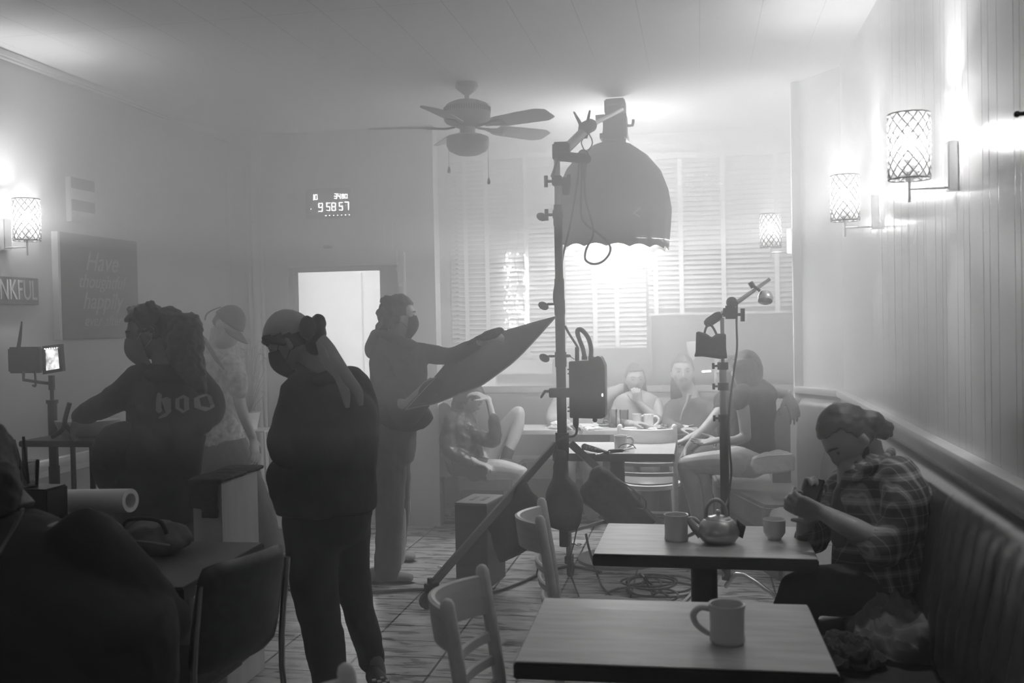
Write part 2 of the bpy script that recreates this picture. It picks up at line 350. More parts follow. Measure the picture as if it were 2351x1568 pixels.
# ------------------------------------------------------------------ haze
D1, D2 = .12, .24
def haze(name, poly, z0, z1, dens, ani, label):
    m = bpy.data.materials.new(name); m.use_nodes = True; nt = m.node_tree
    for n in list(nt.nodes):
        if n.type != 'OUTPUT_MATERIAL': nt.nodes.remove(n)
    v = N(nt, 'ShaderNodeVolumeScatter', i_Density=dens, i_Anisotropy=ani); v.inputs['Color'].default_value = (1,1,1,1)
    nt.links.new(v.outputs[0], nt.nodes[0].inputs['Volume'])
    bm = bmesh.new(); prism(bm, poly, z0, z1); o = mesh_obj(name, bm, m, smooth=False); o['kind'] = 'stuff'; o['label'] = label; o['category'] = 'haze'; return o
room = [(XL+.01, YB+.01), (XR-.01, YB+.01), (XR-.01, PR[1]), (PL[0]-.01, PL[1]), (PL[0]+.1, PL[1]+.12), (1.28, YW-.03), (XBB+.01, YW-.03), (XB+.02, YD-.01), (XL+.01, YD-.01)]
def zone(y0, y1): return [(XL+.01, y0), (XR-.01, y0), (XR-.01, y1), (XL+.01, y1)]
YH = 4.6
far = [(XL+.01, YH+.001), (XR-.01, YH+.001)]+room[2:]
haze('haze', zone(YB+.01, 2.9), .01, ZC-.01, .014, .2, 'very thin white haze in the part of the room nearest the camera')
haze('haze', zone(2.901, YH), .01, 1.15, .07, .2, 'thin white haze low in the middle of the cafe room')
haze('haze', zone(2.901, YH), 1.151, ZC-.01, .19, .2, 'white haze at head height and above in the middle of the room')
haze('haze', far, .01, 1.15, .09, .2, 'thick white haze low over the floor around the booth')
haze('haze', far, 1.151, 2.1, .28, .2, 'thick white haze at head height around the booth')
haze('haze', far, 2.101, ZC-.01, .60, .2, 'thickest white haze hanging under the ceiling over the booth')
haze('fog', [(-7, YW+.25), (-2.7, YW+.25), (-3.3, 12.9), (-7, 12.9)], -.01, 6.5, .12, .3, 'bright fog in the street behind the door glass')
# ================================================================== SCONCES
def lamp_mats():
    m = bpy.data.materials.new('glass_bead'); m.use_nodes = True; nt = m.node_tree
    for n in list(nt.nodes):
        if n.type != 'OUTPUT_MATERIAL': nt.nodes.remove(n)
    o = nt.nodes[0]; tr = N(nt, 'ShaderNodeBsdfTransparent'); tl = N(nt, 'ShaderNodeBsdfTranslucent'); tl.inputs[0].default_value = (.3,.3,.3,1)
    g = N(nt, 'ShaderNodeBsdfGlossy', i_Roughness=.1); a = N(nt, 'ShaderNodeMixShader', i_0=.55); b = N(nt, 'ShaderNodeMixShader', i_0=.12)
    nt.links.new(tr.outputs[0], a.inputs[1]); nt.links.new(tl.outputs[0], a.inputs[2]); nt.links.new(a.outputs[0], b.inputs[1]); nt.links.new(g.outputs[0], b.inputs[2])
    nt.links.new(b.outputs[0], o.inputs[0]); MATS['glass_bead'] = m
lamp_mats(); mat('bulb_glow', .9, .5, emit=8); mat('wire', .06, .35, .3)
def sconce(shade_c, plate_pt, wall_n, label, power=9):
    """crystal cylinder shade on an L arm; shade_c centre of the shade, plate on the wall"""
    c = Vector(shade_c); t = thing('wall_sconce', label, 'wall lamp', (plate_pt[0], plate_pt[1], plate_pt[2]), 'crystal wall sconces')
    R, Hh = .062, .225
    bm = bmesh.new()
    rows, cols = 11, 12
    for i in range(rows):
        for k in range(cols):
            a = 2*PI*(k+(i % 2)*.5)/cols; z = -Hh/2+.01+(Hh-.02)*i/(rows-1)
            ell(bm, c+Vector((math.cos(a)*R, math.sin(a)*R, z)), .0115, .0115, .0115, seg=8)
    mesh_obj('beads', bm, 'glass_bead', t)
    bm = bmesh.new()
    for s in (1, -1):
        for k in range(cols):
            pts = []
            for i in range(13):
                a = 2*PI*k/cols+s*(i/12)*(rows-1)*PI/cols+PI/cols; z = -Hh/2+Hh*i/12
                pts.append(c+Vector((math.cos(a)*(R+.006), math.sin(a)*(R+.006), z)))
            tube(bm, pts, .0022, 4)
    for z in (-Hh/2, Hh/2):
        tube(bm, [c+Vector((math.cos(2*PI*k/24)*(R+.007), math.sin(2*PI*k/24)*(R+.007), z)) for k in range(25)], .003, 5)
    mesh_obj('shade_frame', bm, 'wire', t)
    bm = bmesh.new(); ell(bm, c+Vector((0,0,.02)), .022, .022, .03, seg=12)
    mesh_obj('bulb', bm, 'bulb_glow', t)
    n = Vector(wall_n).normalized(); base = Vector(plate_pt); zz = c.z-Hh/2-.035
    bm = bmesh.new(); tube(bm, [c-Vector((0,0,Hh/2+.08)), c-Vector((0,0,Hh/2-.07))], .0055); tube(bm, [Vector((c.x, c.y, zz)), Vector((base.x, base.y, zz))], .0045)
    mesh_obj('arm', bm, 'chrome', t)
    side = Vector((-n.y, n.x, 0)); bm = bmesh.new(); box(bm, -.03, .03, 0, .035, -.085, .085, .004, basis((base.x, base.y, base.z), side, y=n))
    mesh_obj('wall_plate', bm, 'chrome', t)
    bm = bmesh.new(); tube(bm, [c-Vector((0,0,Hh/2+.01)), c-Vector((0,0,.015))], [.012, .024], 16); mesh_obj('socket', bm, 'chrome', t)
    point('sconce_bulb', c+Vector((0,0,.02)), power, .03)
    return t
def sc_right(px, py, pxp, label):
    pl = PX(pxp, py+70, XR); c = PX(px, py, XR-.155); sconce(c, (XR, c.y, c.z-.075), (-1,0,0), label)
sc_right(2087, 337, 2183, 'large lit crystal sconce nearest the camera on the panelled wall')
sc_right(1940, 455, 2005, 'lit crystal sconce beyond the largest one on the panelled wall')
c = PY(1769, 530, 6.93); sconce(c, (PL[0]-.035, 6.90, c.z-.075), (-1,0,0), 'small lit crystal sconce on the pale post beside the blinds', 5)
c = PX(61, 505, XL+.15); sconce(c, (XL, c.y-.0, c.z-.075), (1,0,0), 'lit crystal sconce on the left wall above the letter sign')
for y in (1.6, ): sconce((XR-.155, y, 2.0), (XR, y, 1.925), (-1,0,0), 'lit crystal sconce on the panelled wall just outside the frame', 1.2)
for y in (2.3, ): sconce((XL+.155, y, 2.0), (XL, y, 1.925), (1,0,0), 'lit crystal sconce on the left wall just outside the frame', 3)
# ================================================================== FURNITURE
mat('table_wood', .5, .38, scale=5, var=.07, bump=.05, stretch=(1, 6, 1)); mat('dark_edge', .035, .35); mat('chair_wood', .78, .4, scale=7, var=.05, stretch=(1, 1, 5))
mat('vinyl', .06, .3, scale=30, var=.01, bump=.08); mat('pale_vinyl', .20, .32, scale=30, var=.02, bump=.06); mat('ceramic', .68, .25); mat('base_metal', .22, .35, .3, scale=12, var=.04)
def table(x0, x1, y0, y1, z, th, label, baser=.24, rot=0., col=.05, wood='table_wood'):
    cx, cy = (x0+x1)/2, (y0+y1)/2; t = thing('cafe_table', label, 'table', (cx, cy, 0), 'pedestal cafe tables'); hx, hy = (x1-x0)/2, (y1-y0)/2
    T = Matrix.Translation((cx, cy, 0)) @ Matrix.Rotation(rot, 4, 'Z')
    bm = bmesh.new(); box(bm, -hx+.004, hx-.004, -hy+.004, hy-.004, z-.004, z, .002, T); mesh_obj('tabletop', bm, wood, t)
    bm = bmesh.new(); box(bm, -hx, hx, -hy, hy, z-th, z-.0035, .004, T); mesh_obj('table_edge', bm, 'dark_edge', t)
    bm = bmesh.new(); tube(bm, [T @ Vector((0,0,.03)), T @ Vector((0,0,z-th))], col, 24); box(bm, -.2, .2, -.05, .05, z-th-.02, z-th, .004, T); mesh_obj('pedestal', bm, 'black_metal', t)
    bm = bmesh.new(); lathe(bm, [(0, 0), (baser, 0), (baser, .02), (baser*.95, .03), (.09, .05), (.06, .075), (0, .08)], 40, T); mesh_obj('table_base', bm, 'base_metal', t)
    return t
table(-.475, .31, 2.43, 3.01, .75, .045, 'nearest wooden cafe table with a thick dark edge and one mug', rot=math.radians(1.2))
table(-.39, .40, 3.58, 4.13, .75, .045, 'wooden cafe table with teapot, mug and small cup', rot=math.radians(-.5))
b3 = PZ(1412, 1315, 0); table(-.93, -.16, 6.27, 6.87, .75, .05, 'small wooden cafe table behind the tripod with one mug on it', .27)
# booth table
bt = thing('booth_table', 'long pale booth table covered with plates, mugs and glasses', 'table', (-.75, 7.8, 0))
bm = bmesh.new(); box(bm, -1.46, -.02, 7.58, 8.02, .715, .75, .004); mesh_obj('tabletop', bm, 'table_wood', bt)
bm = bmesh.new(); box(bm, -.8, -.7, 7.75, 7.85, .03, .715, .01); box(bm, -1.1, -.4, 7.72, 7.88, 0, .03, .01); mesh_obj('pedestal', bm, 'black_metal', bt)

def chair_proto(label):
    """ladder-back cafe chair, origin on floor under the seat centre, facing +x (back at -x)"""
    t = thing('wooden_chair', label, 'chair', (0,0,0), 'wooden ladder-back chairs')
    W2 = .185; zt = .865
    for s in (1, -1):
        bm = bmesh.new(); tube(bm, [(-.17, s*W2*.95, 0), (-.18, s*W2, .45), (-.235, s*W2, zt-.01)], [.015, .02, .02], 14, 4, dome=True); mesh_obj('leg', bm, 'chair_wood', t)
        bm = bmesh.new(); tube(bm, [(.17, s*W2*.95, 0), (.15, s*W2*.85, .43)], [.014, .02], 14); mesh_obj('leg', bm, 'chair_wood', t)
    def curved(z0, z1, bow, th, xs):
        bm = bmesh.new(); n = 14; P = []
        for i in range(n+1):
            u = i/n*2-1; y = u*W2; x = -bow*(1-u*u)
            dx, dy = 2*bow*u/W2, 1; L = math.hypot(dx, dy); nx, ny = dy/L, -dx/L
            lean = lambda z: xs-(z-.45)*.135
            P.append([bm.verts.new((lean(z)+x+nx*o*th/2, y+ny*o*th/2, z)) for z, o in ((z0, -1), ((z0+z1)/2, -1), (z1-.004, -.9), (z1, 0), (z1-.004, .9), ((z0+z1)/2, 1), (z0, 1))])
        for a, b in zip(P, P[1:]):
            for k in range(7): bm.faces.new((a[k], a[(k+1) % 7], b[(k+1) % 7], b[k]))
        bm.faces.new(P[0]); bm.faces.new(P[-1][::-1]); return bm
    mesh_obj('top_rail', curved(zt-.135, zt-.02, .095, .022, -.18), 'chair_wood', t)
    for z in (.665, .595, .525): mesh_obj('slat', curved(z-.014, z+.014, .045, .016, -.18), 'chair_wood', t)
    bm = bmesh.new(); lathe(bm, [(0, .405), (.2, .405), (.215, .415), (.215, .44), (.2, .445), (0, .445)], 40); mesh_obj('seat_frame', bm, 'chair_wood', t)
    bm = bmesh.new(); lathe(bm, [(0, .445), (.195, .445), (.2, .455), (.17, .475), (0, .485)], 40); mesh_obj('seat', bm, 'pale_vinyl', t)
    for s in (1, -1):
        bm = bmesh.new(); tube(bm, [(-.175, s*W2*.96, .22), (.16, s*W2*.9, .22)], .009, 10); mesh_obj('stretcher', bm, 'chair_wood', t)
    bm = bmesh.new(); tube(bm, [(0, -W2*.93, .22), (0, W2*.93, .22)], .009, 10); mesh_obj('stretcher', bm, 'chair_wood', t)
    return t
ch = chair_proto('nearest blurred wooden chair at the table with one mug')
ch.location = (-.42, 2.70, 0); ch.rotation_euler = (0, 0, math.radians(-2))
dup(ch, (-.385, 3.86, 0), math.radians(8), 'wooden chair pushed up to the table with the teapot')
dup(ch, (-.36, 7.10, 0), math.radians(90), 'wooden chair with its back to the tripod table, facing the booth table')

dup(ch, (-.52, 1.83, 0), 0, 'wooden chair of which only one pale post top shows at the bottom edge')
# dark stacking chair front left
bc = thing('padded_chair', 'black padded chair in front of the wooden half wall', 'chair', (-1.78, 3.0, 0))
A0, A1 = Vector((-1.56, 2.83, 0)), Vector((-1.44, 3.22, 0))
def slab(bm, a, b, nrm, z0, z1, th, bow=.03, rnd=.06, lean=0.):
    """padded panel between plan points a and b"""
    t = bmesh.new(); nu, nv = 16, 14; F = {}
    for side in (0, 1):
        for i in range(nu+1):
            for j in range(nv+1):
                u, v = i/nu*2-1, j/nv*2-1; e = (1-abs(u)**6)*(1-abs(v)**6); k = (1-.10*abs(v)**6)
                p = (a+b)/2+(b-a)/2*u*k; off = (th/2*math.sqrt(max(e, 0)))*(1 if side else -1)+bow*(1-u*u)+lean*v
                F[side, i, j] = t.verts.new(p+nrm*off+Vector((0, 0, (z0+z1)/2+(z1-z0)/2*v*(1-.06*abs(u)**6))))
    for side in (0, 1):
        for i in range(nu):
            for j in range(nv): t.faces.new([F[side, i, j], F[side, i+1, j], F[side, i+1, j+1], F[side, i, j+1]])
    bmesh.ops.remove_doubles(t, verts=t.verts[:], dist=.002); merge(bm, t)
nr = Vector((.95, -.28, 0)).normalized()
bm = bmesh.new(); slab(bm, A0, A1, nr, .50, .86, .05, .03, lean=.03); mesh_obj('backrest', bm, 'vinyl', bc, ang=80)
bm = bmesh.new(); box(bm, -2.0, -1.56, 2.84, 3.24, .42, .48, .025); mesh_obj('seat', bm, 'vinyl', bc)
for p in ((A0, 0), (A1, 0)):
    q = p[0]; bm = bmesh.new(); tube(bm, [q+V(.06, 0, 0), q+V(.0, 0, .42), q+V(.03, 0, .8)], .011, 10, 4); mesh_obj('leg', bm, 'steel', bc)
    bm = bmesh.new(); tube(bm, [q+V(-.46, 0, 0), q+V(-.42, 0, .42)], .011, 10); mesh_obj('leg', bm, 'steel', bc)
# half wall (wooden partition end)
mat('partition_wood', .52, .45, scale=4, var=.06, bump=.05, stretch=(3, 3, .5)); mat('partition_wood_dark', .16, .5, scale=4, var=.03, stretch=(3, 3, .5))
HX0, HX1 = PY(441, 1110, 3.95).x, PY(507, 1110, 3.95).x
hw = thing('half_wall', 'waist-high wooden half wall ending beside the black padded chair', 'partition', (-1.95, 4.17, 0))
bm = bmesh.new(); box(bm, HX0, HX1, 3.95, 4.31, .27, .93, .004); mesh_obj('panel', bm, 'partition_wood', hw)
bm = bmesh.new(); box(bm, HX0-.01, HX1+.01, 3.94, 4.32, 0, .24, .004); mesh_obj('plinth', bm, 'partition_wood', hw)
bm = bmesh.new(); box(bm, HX0-.02, HX1+.02, 3.93, 4.33, .24, .27, .008); mesh_obj('ledge', bm, 'partition_wood', hw)
# cloth draped over the half wall
mat('black_cloth', .035, .8, scale=8, var=.01, bump=.3); mat('grey_cloth', .10, .8, scale=8, var=.02, bump=.3); mat('mid_cloth', .13, .85, scale=10, var=.03, bump=.3); mat('white_cloth', .7, .8, scale=8, var=.04, bump=.2)
def wrinkle(o, s=.01, size=.06, sub=0, kind='CLOUDS'):
    if sub: md = o.modifiers.new('sub', 'SUBSURF'); md.levels = sub; md.render_levels = sub; md.subdivision_type = 'SIMPLE'
    tx = bpy.data.textures.new('folds', kind); tx.noise_scale = size
    md = o.modifiers.new('folds', 'DISPLACE'); md.texture = tx; md.strength = s; md.mid_level = .5; md.texture_coords = 'GLOBAL'
def remesh(o, vox=.012, smooth=3, dec=None):
    md = o.modifiers.new('skin', 'REMESH'); md.mode = 'VOXEL'; md.voxel_size = vox; md.use_smooth_shade = True
    if smooth: md = o.modifiers.new('smooth', 'SMOOTH'); md.factor = .5; md.iterations = smooth
def soft(name, bm, m, parent=None, vox=.012, smooth=4, wr=0., wsize=.06):
    o = mesh_obj(name, bm, m, parent); remesh(o, vox, smooth)
    if wr: wrinkle(o, wr, wsize)
    return o
bm = bmesh.new(); box(bm, HX0-.02, HX1+.015, 3.925, 4.36, .932, .95, .006); box(bm, HX0-.01, HX1-.0, 3.925, 3.943, .87, .945, .004); box(bm, HX0-.01, HX1-.03, 3.925, 3.943, .82, .9, .004); box(bm, HX0+.05, HX1-.005, 3.925, 3.943, .78, .88, .004)
tag(soft('jacket', bm, 'black_cloth', None, .008, 1, .012, .04), 'dark jacket thrown over the top of the wooden half wall', 'jacket')

# banquette along the right wall
bq = thing('banquette', 'dark glossy leather banquette running along the panelled wall', 'bench', (.62, 2.5, 0))
def extr_y(bm, prof, ys, off=lambda y, k: 0.):
    rows = [[bm.verts.new((x-off(y, k), y, z)) for k, (x, z) in enumerate(prof)] for y in ys]
    n = len(prof)
    for a, b in zip(rows, rows[1:]):
        for k in range(n): bm.faces.new((a[k], a[(k+1) % n], b[(k+1) % n], b[k]))
    bm.faces.new(rows[0]); bm.faces.new(rows[-1][::-1])
back = [(.88, .42), (.74, .42), (.725, .5), (.735, .65), (.765, .8), (.79, .93), (.80, .98), (.82, 1.01), (.85, 1.02), (.88, 1.015)]
ys = [-.8+i*.0125 for i in range(int((3.55+.8)/.0125))]+[3.55+i*.1 for i in range(30)]
bm = bmesh.new(); extr_y(bm, back, ys, lambda y, k: (.016*abs(math.sin(PI*y/.115))**.6 if y < 3.5 and 2 <= k <= 5 else 0)); mesh_obj('backrest', bm, 'vinyl', bq, ang=60)
seatp = [(.735, .30), (.42, .30), (.40, .32), (.395, .40), (.41, .44), (.45, .455), (.6, .46), (.735, .455)]
for y0, y1 in ((-.8, 1.7), (1.71, 3.4), (3.41, 5.1), (5.11, 6.12)):
    yy = [y0, y0+.012]+[y0+.03+(y1-y0-.06)*i/8 for i in range(9)]+[y1-.012, y1]
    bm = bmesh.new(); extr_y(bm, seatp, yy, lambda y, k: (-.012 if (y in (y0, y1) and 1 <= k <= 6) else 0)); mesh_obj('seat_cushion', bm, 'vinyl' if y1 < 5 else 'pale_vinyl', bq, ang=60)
bm = bmesh.new(); box(bm, .47, .88, -.8, 6.12, 0, .30); mesh_obj('plinth', bm, 'vinyl', bq, smooth=False)

# booth bench round the bay (one piece, follows the pier, the window wall and the left side)
bb = thing('booth_bench', 'padded booth bench wrapping around the bay under the blinds', 'bench', (-.6, 8.1, 0))
seat_poly = [(.36, 6.14), (.82, 6.14), (.82, 6.45), (.62, 6.84), (.62, 8.3), (-1.86, 8.3), (-1.86, 7.45), (-1.42, 7.45), (-1.42, 8.03), (.05, 8.03), (.10, 6.95)]
bm = bmesh.new(); prism(bm, seat_poly, .30, .46, bev=.02); mesh_obj('seat', bm, 'pale_vinyl', bb)
ins = [(.45, 6.16), (.80, 6.16), (.80, 6.45), (.6, 6.84), (.6, 8.28), (-1.84, 8.28), (-1.84, 7.5), (-1.5, 7.5), (-1.5, 8.1), (.13, 8.1), (.17, 6.98)]
bm = bmesh.new(); prism(bm, ins, 0, .30); mesh_obj('plinth', bm, 'vinyl', bb, smooth=False)
def back_run(pts, z0, z1, th, name='backrest', m='pale_vinyl'):
    bm = bmesh.new(); P = [Vector((x, y, 0)) for x, y in pts]
    prof = [(0, z0), (-th, z0), (-th*1.05, (z0+z1)/2), (-th*.9, z1-.05), (-th*.6, z1-.01), (-th*.3, z1), (0, z1-.02)]
    rows = []
    for i, p in enumerate(P):
        d0 = (P[i]-P[i-1]).normalized() if i else (P[1]-P[0]).normalized(); d1 = (P[i+1]-P[i]).normalized() if i < len(P)-1 else d0
        n0 = Vector((-d0.y, d0.x, 0)); n1 = Vector((-d1.y, d1.x, 0)); n = (n0+n1).normalized(); k = 1/max(.5, n.dot(n0))
        rows.append([bm.verts.new(p-n*x*k+Vector((0,0,z))) for x, z in prof])
    m_ = len(prof)
    for a, b in zip(rows, rows[1:]):
        for k in range(m_): bm.faces.new((a[k], a[(k+1) % m_], b[(k+1) % m_], b[k]))
    bm.faces.new(rows[0]); bm.faces.new(rows[-1][::-1]); mesh_obj(name, bm, m, bb, ang=50)
back_run([(.79, 6.36), (.865, 6.5), (.70, 6.75)][1:], .40, 1.06, .10)
back_run([(.60, 6.98), (.60, 8.40), (-1.99, 8.40), (-1.99, 7.46)], .40, .98, .12)
bm = bmesh.new(); box(bm, .47, .86, 6.13, 6.16, .1, .44); mesh_obj('end_panel', bm, 'vinyl', bb)

# ================================================================== BLINDS
mat('blind_slat', .62, .45); mat('blind_tape', .78, .7)
def blind(px0, px1, py_top, py_bot, tapes, Y, label, tilt):
    x0, x1 = PY(px0, 600, Y).x, PY(px1, 600, Y).x; zt = PY((px0+px1)/2, py_top, Y).z; zb = PY((px0+px1)/2, py_bot, Y).z
    t = thing('venetian_blind', label, 'blind', ((x0+x1)/2, Y, zb), 'slatted blinds in the bay window')
    bm = bmesh.new(); box(bm, x0, x1, Y-.03, Y+.03, zt-.05, zt, .004); mesh_obj('head_rail', bm, 'blind_slat', t)
    bm = bmesh.new(); z = zt-.07
    a = math.radians(tilt); dy, dz = .022*math.cos(a), .022*math.sin(a)
    while z > zb+.04:
        vs = [bm.verts.new(q) for q in ((x0, Y-dy, z-dz), (x1, Y-dy, z-dz), (x1, Y, z+.003), (x1, Y+dy, z+dz), (x0, Y+dy, z+dz), (x0, Y, z+.003))]
        bm.faces.new((vs[0], vs[1], vs[2], vs[5])); bm.faces.new((vs[5], vs[2], vs[3], vs[4])); z -= .040
    o = mesh_obj('slats', bm, 'blind_slat', t, smooth=False); md = o.modifiers.new('th', 'SOLIDIFY'); md.thickness = .0025
    bm = bmesh.new(); box(bm, x0, x1, Y-.022, Y+.022, zb, zb+.022, .004); mesh_obj('bottom_rail', bm, 'blind_slat', t)
    for p in tapes:
        x = PY(p, 600, Y).x; bm = bmesh.new(); box(bm, x-.018, x+.018, Y-.028, Y-.0265, zb+.01, zt-.05); box(bm, x-.018, x+.018, Y+.0265, Y+.028, zb+.01, zt-.05); mesh_obj('tape', bm, 'blind_tape', t, smooth=False)
YBL = YW-.08
blind(1036, 1292, 352, 826, (1072, 1120, 1210), YBL, 'slatted blind left of the tripod with fairy lights against it', 46)
blind(1298, 1482, 352, 800, (1365, 1415), YBL, 'slatted blind behind the hanging softbox', 46)
blind(1488, 1830, 345, 722, (1505, 1564, 1661, 1783), YBL, 'widest slatted blind, pulled up highest, beside the post sconce', 46)
# fairy lights outside
mat('fairy_glow', 1, .5, emit=6)
fl = thing('string_lights', 'string of fairy lights hanging down against the blind left of the tripod', 'fairy lights', PY(1185, 680, YBL-.045)[:])
random.seed(3); spots = []
for y in range(586, 772, 12):
    for x in (1163, 1170, 1186, 1200, 1208):
        if random.random() < (.95 if x < 1175 else .62): spots.append((x+random.uniform(-4, 4), y+random.uniform(-5, 5)))
for x, y in spots:
    bm = bmesh.new(); p = PY(x, y, YBL-.045+random.uniform(-.006, .006)); r = random.uniform(.004, .0085); ell(bm, p, r, r, r, seg=8); mesh_obj('bulb', bm, 'fairy_glow', fl)
bm = bmesh.new()
for x in (1163, 1186, 1206): tube(bm, [PY(x+math.sin(k*1.3)*5, 330+k*20, YBL-.042) for k in range(23)], .002, 5, 3)
mesh_obj('wire', bm, 'black_metal', fl)

# ================================================================== CEILING FAN
mat('fan_paint', .42, .45); mat('fan_dark', .2, .5)
fc = PY(1073, 275, 6.3); fan = thing('ceiling_fan', 'white five-bladed ceiling fan with a light bowl and two pull chains', 'ceiling fan', (fc.x, fc.y, ZC))
F0 = Matrix.Translation((fc.x, fc.y, 0)); zf = fc.z
bm = bmesh.new(); lathe(bm, [(0, ZC), (.07, ZC), (.075, ZC-.03), (.03, ZC-.07), (.016, ZC-.08), (.016, zf+.1), (0, zf+.1)], 24, F0); mesh_obj('down_rod', bm, 'fan_paint', fan)
bm = bmesh.new(); lathe(bm, [(0, zf+.12), (.08, zf+.12), (.13, zf+.10), (.15, zf+.07), (.152, zf+.0), (.14, zf-.02), (.10, zf-.035), (.07, zf-.05), (0, zf-.05)], 48, F0)
mesh_obj('motor', bm, 'fan_paint', fan)
bm = bmesh.new()
for k in range(60):
    a = 2*PI*k/60; box(bm, .1505, .153, -.003, .003, zf+.045, zf+.075, 0, F0 @ Matrix.Rotation(a, 4, 'Z'))
mesh_obj('vent', bm, 'black_metal', fan, smooth=False)
bm = bmesh.new(); lathe(bm, [(0, zf-.05), (.05, zf-.05), (.05, zf-.09), (.1, zf-.10), (.135, zf-.115), (.138, zf-.13), (.138, zf-.17), (.12, zf-.20), (.07, zf-.225), (0, zf-.235)], 48, F0); mesh_obj('light_bowl', bm, 'fan_paint', fan)
for k in range(5):
    a = math.radians(-36+10.6+72*k)
    R = F0 @ Matrix.Rotation(a, 4, 'Z') @ Matrix.Translation((0, 0, zf-.045)) @ Matrix.Rotation(math.radians(-14), 4, 'X')
    bm = bmesh.new(); prism(bm, [(.22, -.055), (.26, -.07), (.58, -.085), (.64, -.055), (.64, .055), (.58, .085), (.26, .07), (.22, .055)], -.003, .003, R); bl = mesh_obj('blade', bm, 'fan_paint', fan)
    bm = bmesh.new(); tube(bm, [R @ V(.08, 0, 0), R @ V(.15, -.02, -.012), R @ V(.26, -.03, -.006)], .008, 8, 3); tube(bm, [R @ V(.15, .0, -.01), R @ V(.26, .03, -.006)], .007, 8); box(bm, .2, .29, -.04, .04, -.008, -.003, .002, R)
    mesh_obj('blade_bracket', bm, 'fan_dark', bl)
for px, py in ((1031, 392), (1122, 417)):
    e = PY(px, py, 6.3); bm = bmesh.new(); tube(bm, [(e.x, e.y-.0, zf-.13), e+V(0,0,.03)], .0015, 5); lathe(bm, [(0, .03), (.006, .02), (.011, .0), (.010, -.012), (0, -.018)], 12, Matrix.Translation(e)); mesh_obj('pull_chain', bm, 'black_metal', fan)
# ================================================================== FILM EQUIPMENT
mat('black_plastic', .025, .45); mat('black_fabric', .03, .75, scale=60, var=.008, bump=.15); mat('leg_steel', .16, .35, .5); mat('rubber', .02, .5); mat('white_paint', .8, .4); mat('grey_plastic', .25, .4)
YS = 6.0                                              # depth of the main stand
hub = PY(1291, 1018, YS); top = PY(1281, 352, YS); foot = PY(1301, 1240, YS)
ms = thing('light_stand', 'tall black steel tripod stand in the middle of the room carrying the boom', 'light stand', (hub.x, hub.y, 0))
hx, hy = hub.x, hub.y
def vtube(z0, z1, r, dx=0., m='black_metal', name='pole', par=None, seg=20):
    bm = bmesh.new(); tube(bm, [(hx+dx, hy, z0), (hx+dx, hy, z1)], r, seg); return mesh_obj(name, bm, m, par or ms)
zz = lambda y: PY(1290, y, YS).z
vtube(.22, zz(640), .030); vtube(zz(640), zz(470), .025); vtube(zz(470), top.z, .019, m='steel')
for y, r in ((1010, .042), (1040, .040), (825, .036), (705, .033), (500, .029)):
    bm = bmesh.new(); tube(bm, [(hx, hy, zz(y)-.045), (hx, hy, zz(y)+.045)], r, 20)
    if y < 1000:
        tube(bm, [(hx, hy, zz(y)+.02), (hx-.075, hy, zz(y)+.02)], .008, 8); ell(bm, V(hx-.10, hy, zz(y)+.01), .034, .012, .024, Matrix.Rotation(.5, 3, 'Y'))
    mesh_obj('collar', bm, 'black_metal', ms)
fA = PZ(988, 1376, .05); fB = PZ(1578, 1288, .05); fC = PZ(1308, 1306, .05)
for F in (fA, fB, fC):
    d = Vector((F.x-hx, F.y-hy, 0)).normalized(); a = Vector((hx, hy, hub.z))+d*.05; b = Vector((F.x, F.y, .12)); side = d.cross(V(0,0,1))
    bm = bmesh.new()
    box(bm, 0, (b-a).length, -.014, .014, -.022, .022, .003, basis(a, b-a, y=side)); lg = mesh_obj('leg', bm, 'leg_steel', ms)
    bm = bmesh.new(); lo = V(hx, hy, .30); mid = a.lerp(b, .62)
    if F is fB: box(bm, 0, (mid-lo).length, -.008, .008, -.010, .010, .002, basis(lo, mid-lo, y=side)); mesh_obj('brace', bm, 'steel', ms)
    bm = bmesh.new(); tube(bm, [b-V(0,0,.03), b+V(0,0,.05)], .016, 12); box(bm, -.05, .03, -.02, .02, -.02, .03, .004, basis(b, d, y=side)); mesh_obj('caster_fork', bm, 'black_metal', ms)
    bm = bmesh.new(); c0 = V(b.x, b.y, .045)+d*.02; tube(bm, [c0-side*.014, c0+side*.014], .045, 24); mesh_obj('caster', bm, 'rubber', ms)
    bm = bmesh.new(); k = a.lerp(b, .88); tube(bm, [k, k+side*.05], .006, 8); ell(bm, k+side*.06, .022, .022, .008, basis((0,0,0), d, y=side).to_3x3()); mesh_obj('knob', bm, 'chrome', ms)
# grip heads and knobs near the top
for y, s in ((415, -1), (415, 1), (492, -1)):
    z = zz(y); bm = bmesh.new(); tube(bm, [(hx, hy, z), (hx+s*.07, hy, z)], .009, 8); tube(bm, [(hx+s*.07, hy, z-.035), (hx+s*.07, hy, z+.035)], .012, 12); box(bm, hx-.03, hx+.03, hy-.03, hy+.03, z-.03, z+.03, .006); mesh_obj('clamp_knob', bm, 'black_metal', ms)
bm = bmesh.new(); box(bm, hx+.03, hx+.075, hy-.02, hy+.02, zz(448), zz(408), .006); mesh_obj('clamp_block', bm, 'black_plastic', ms)
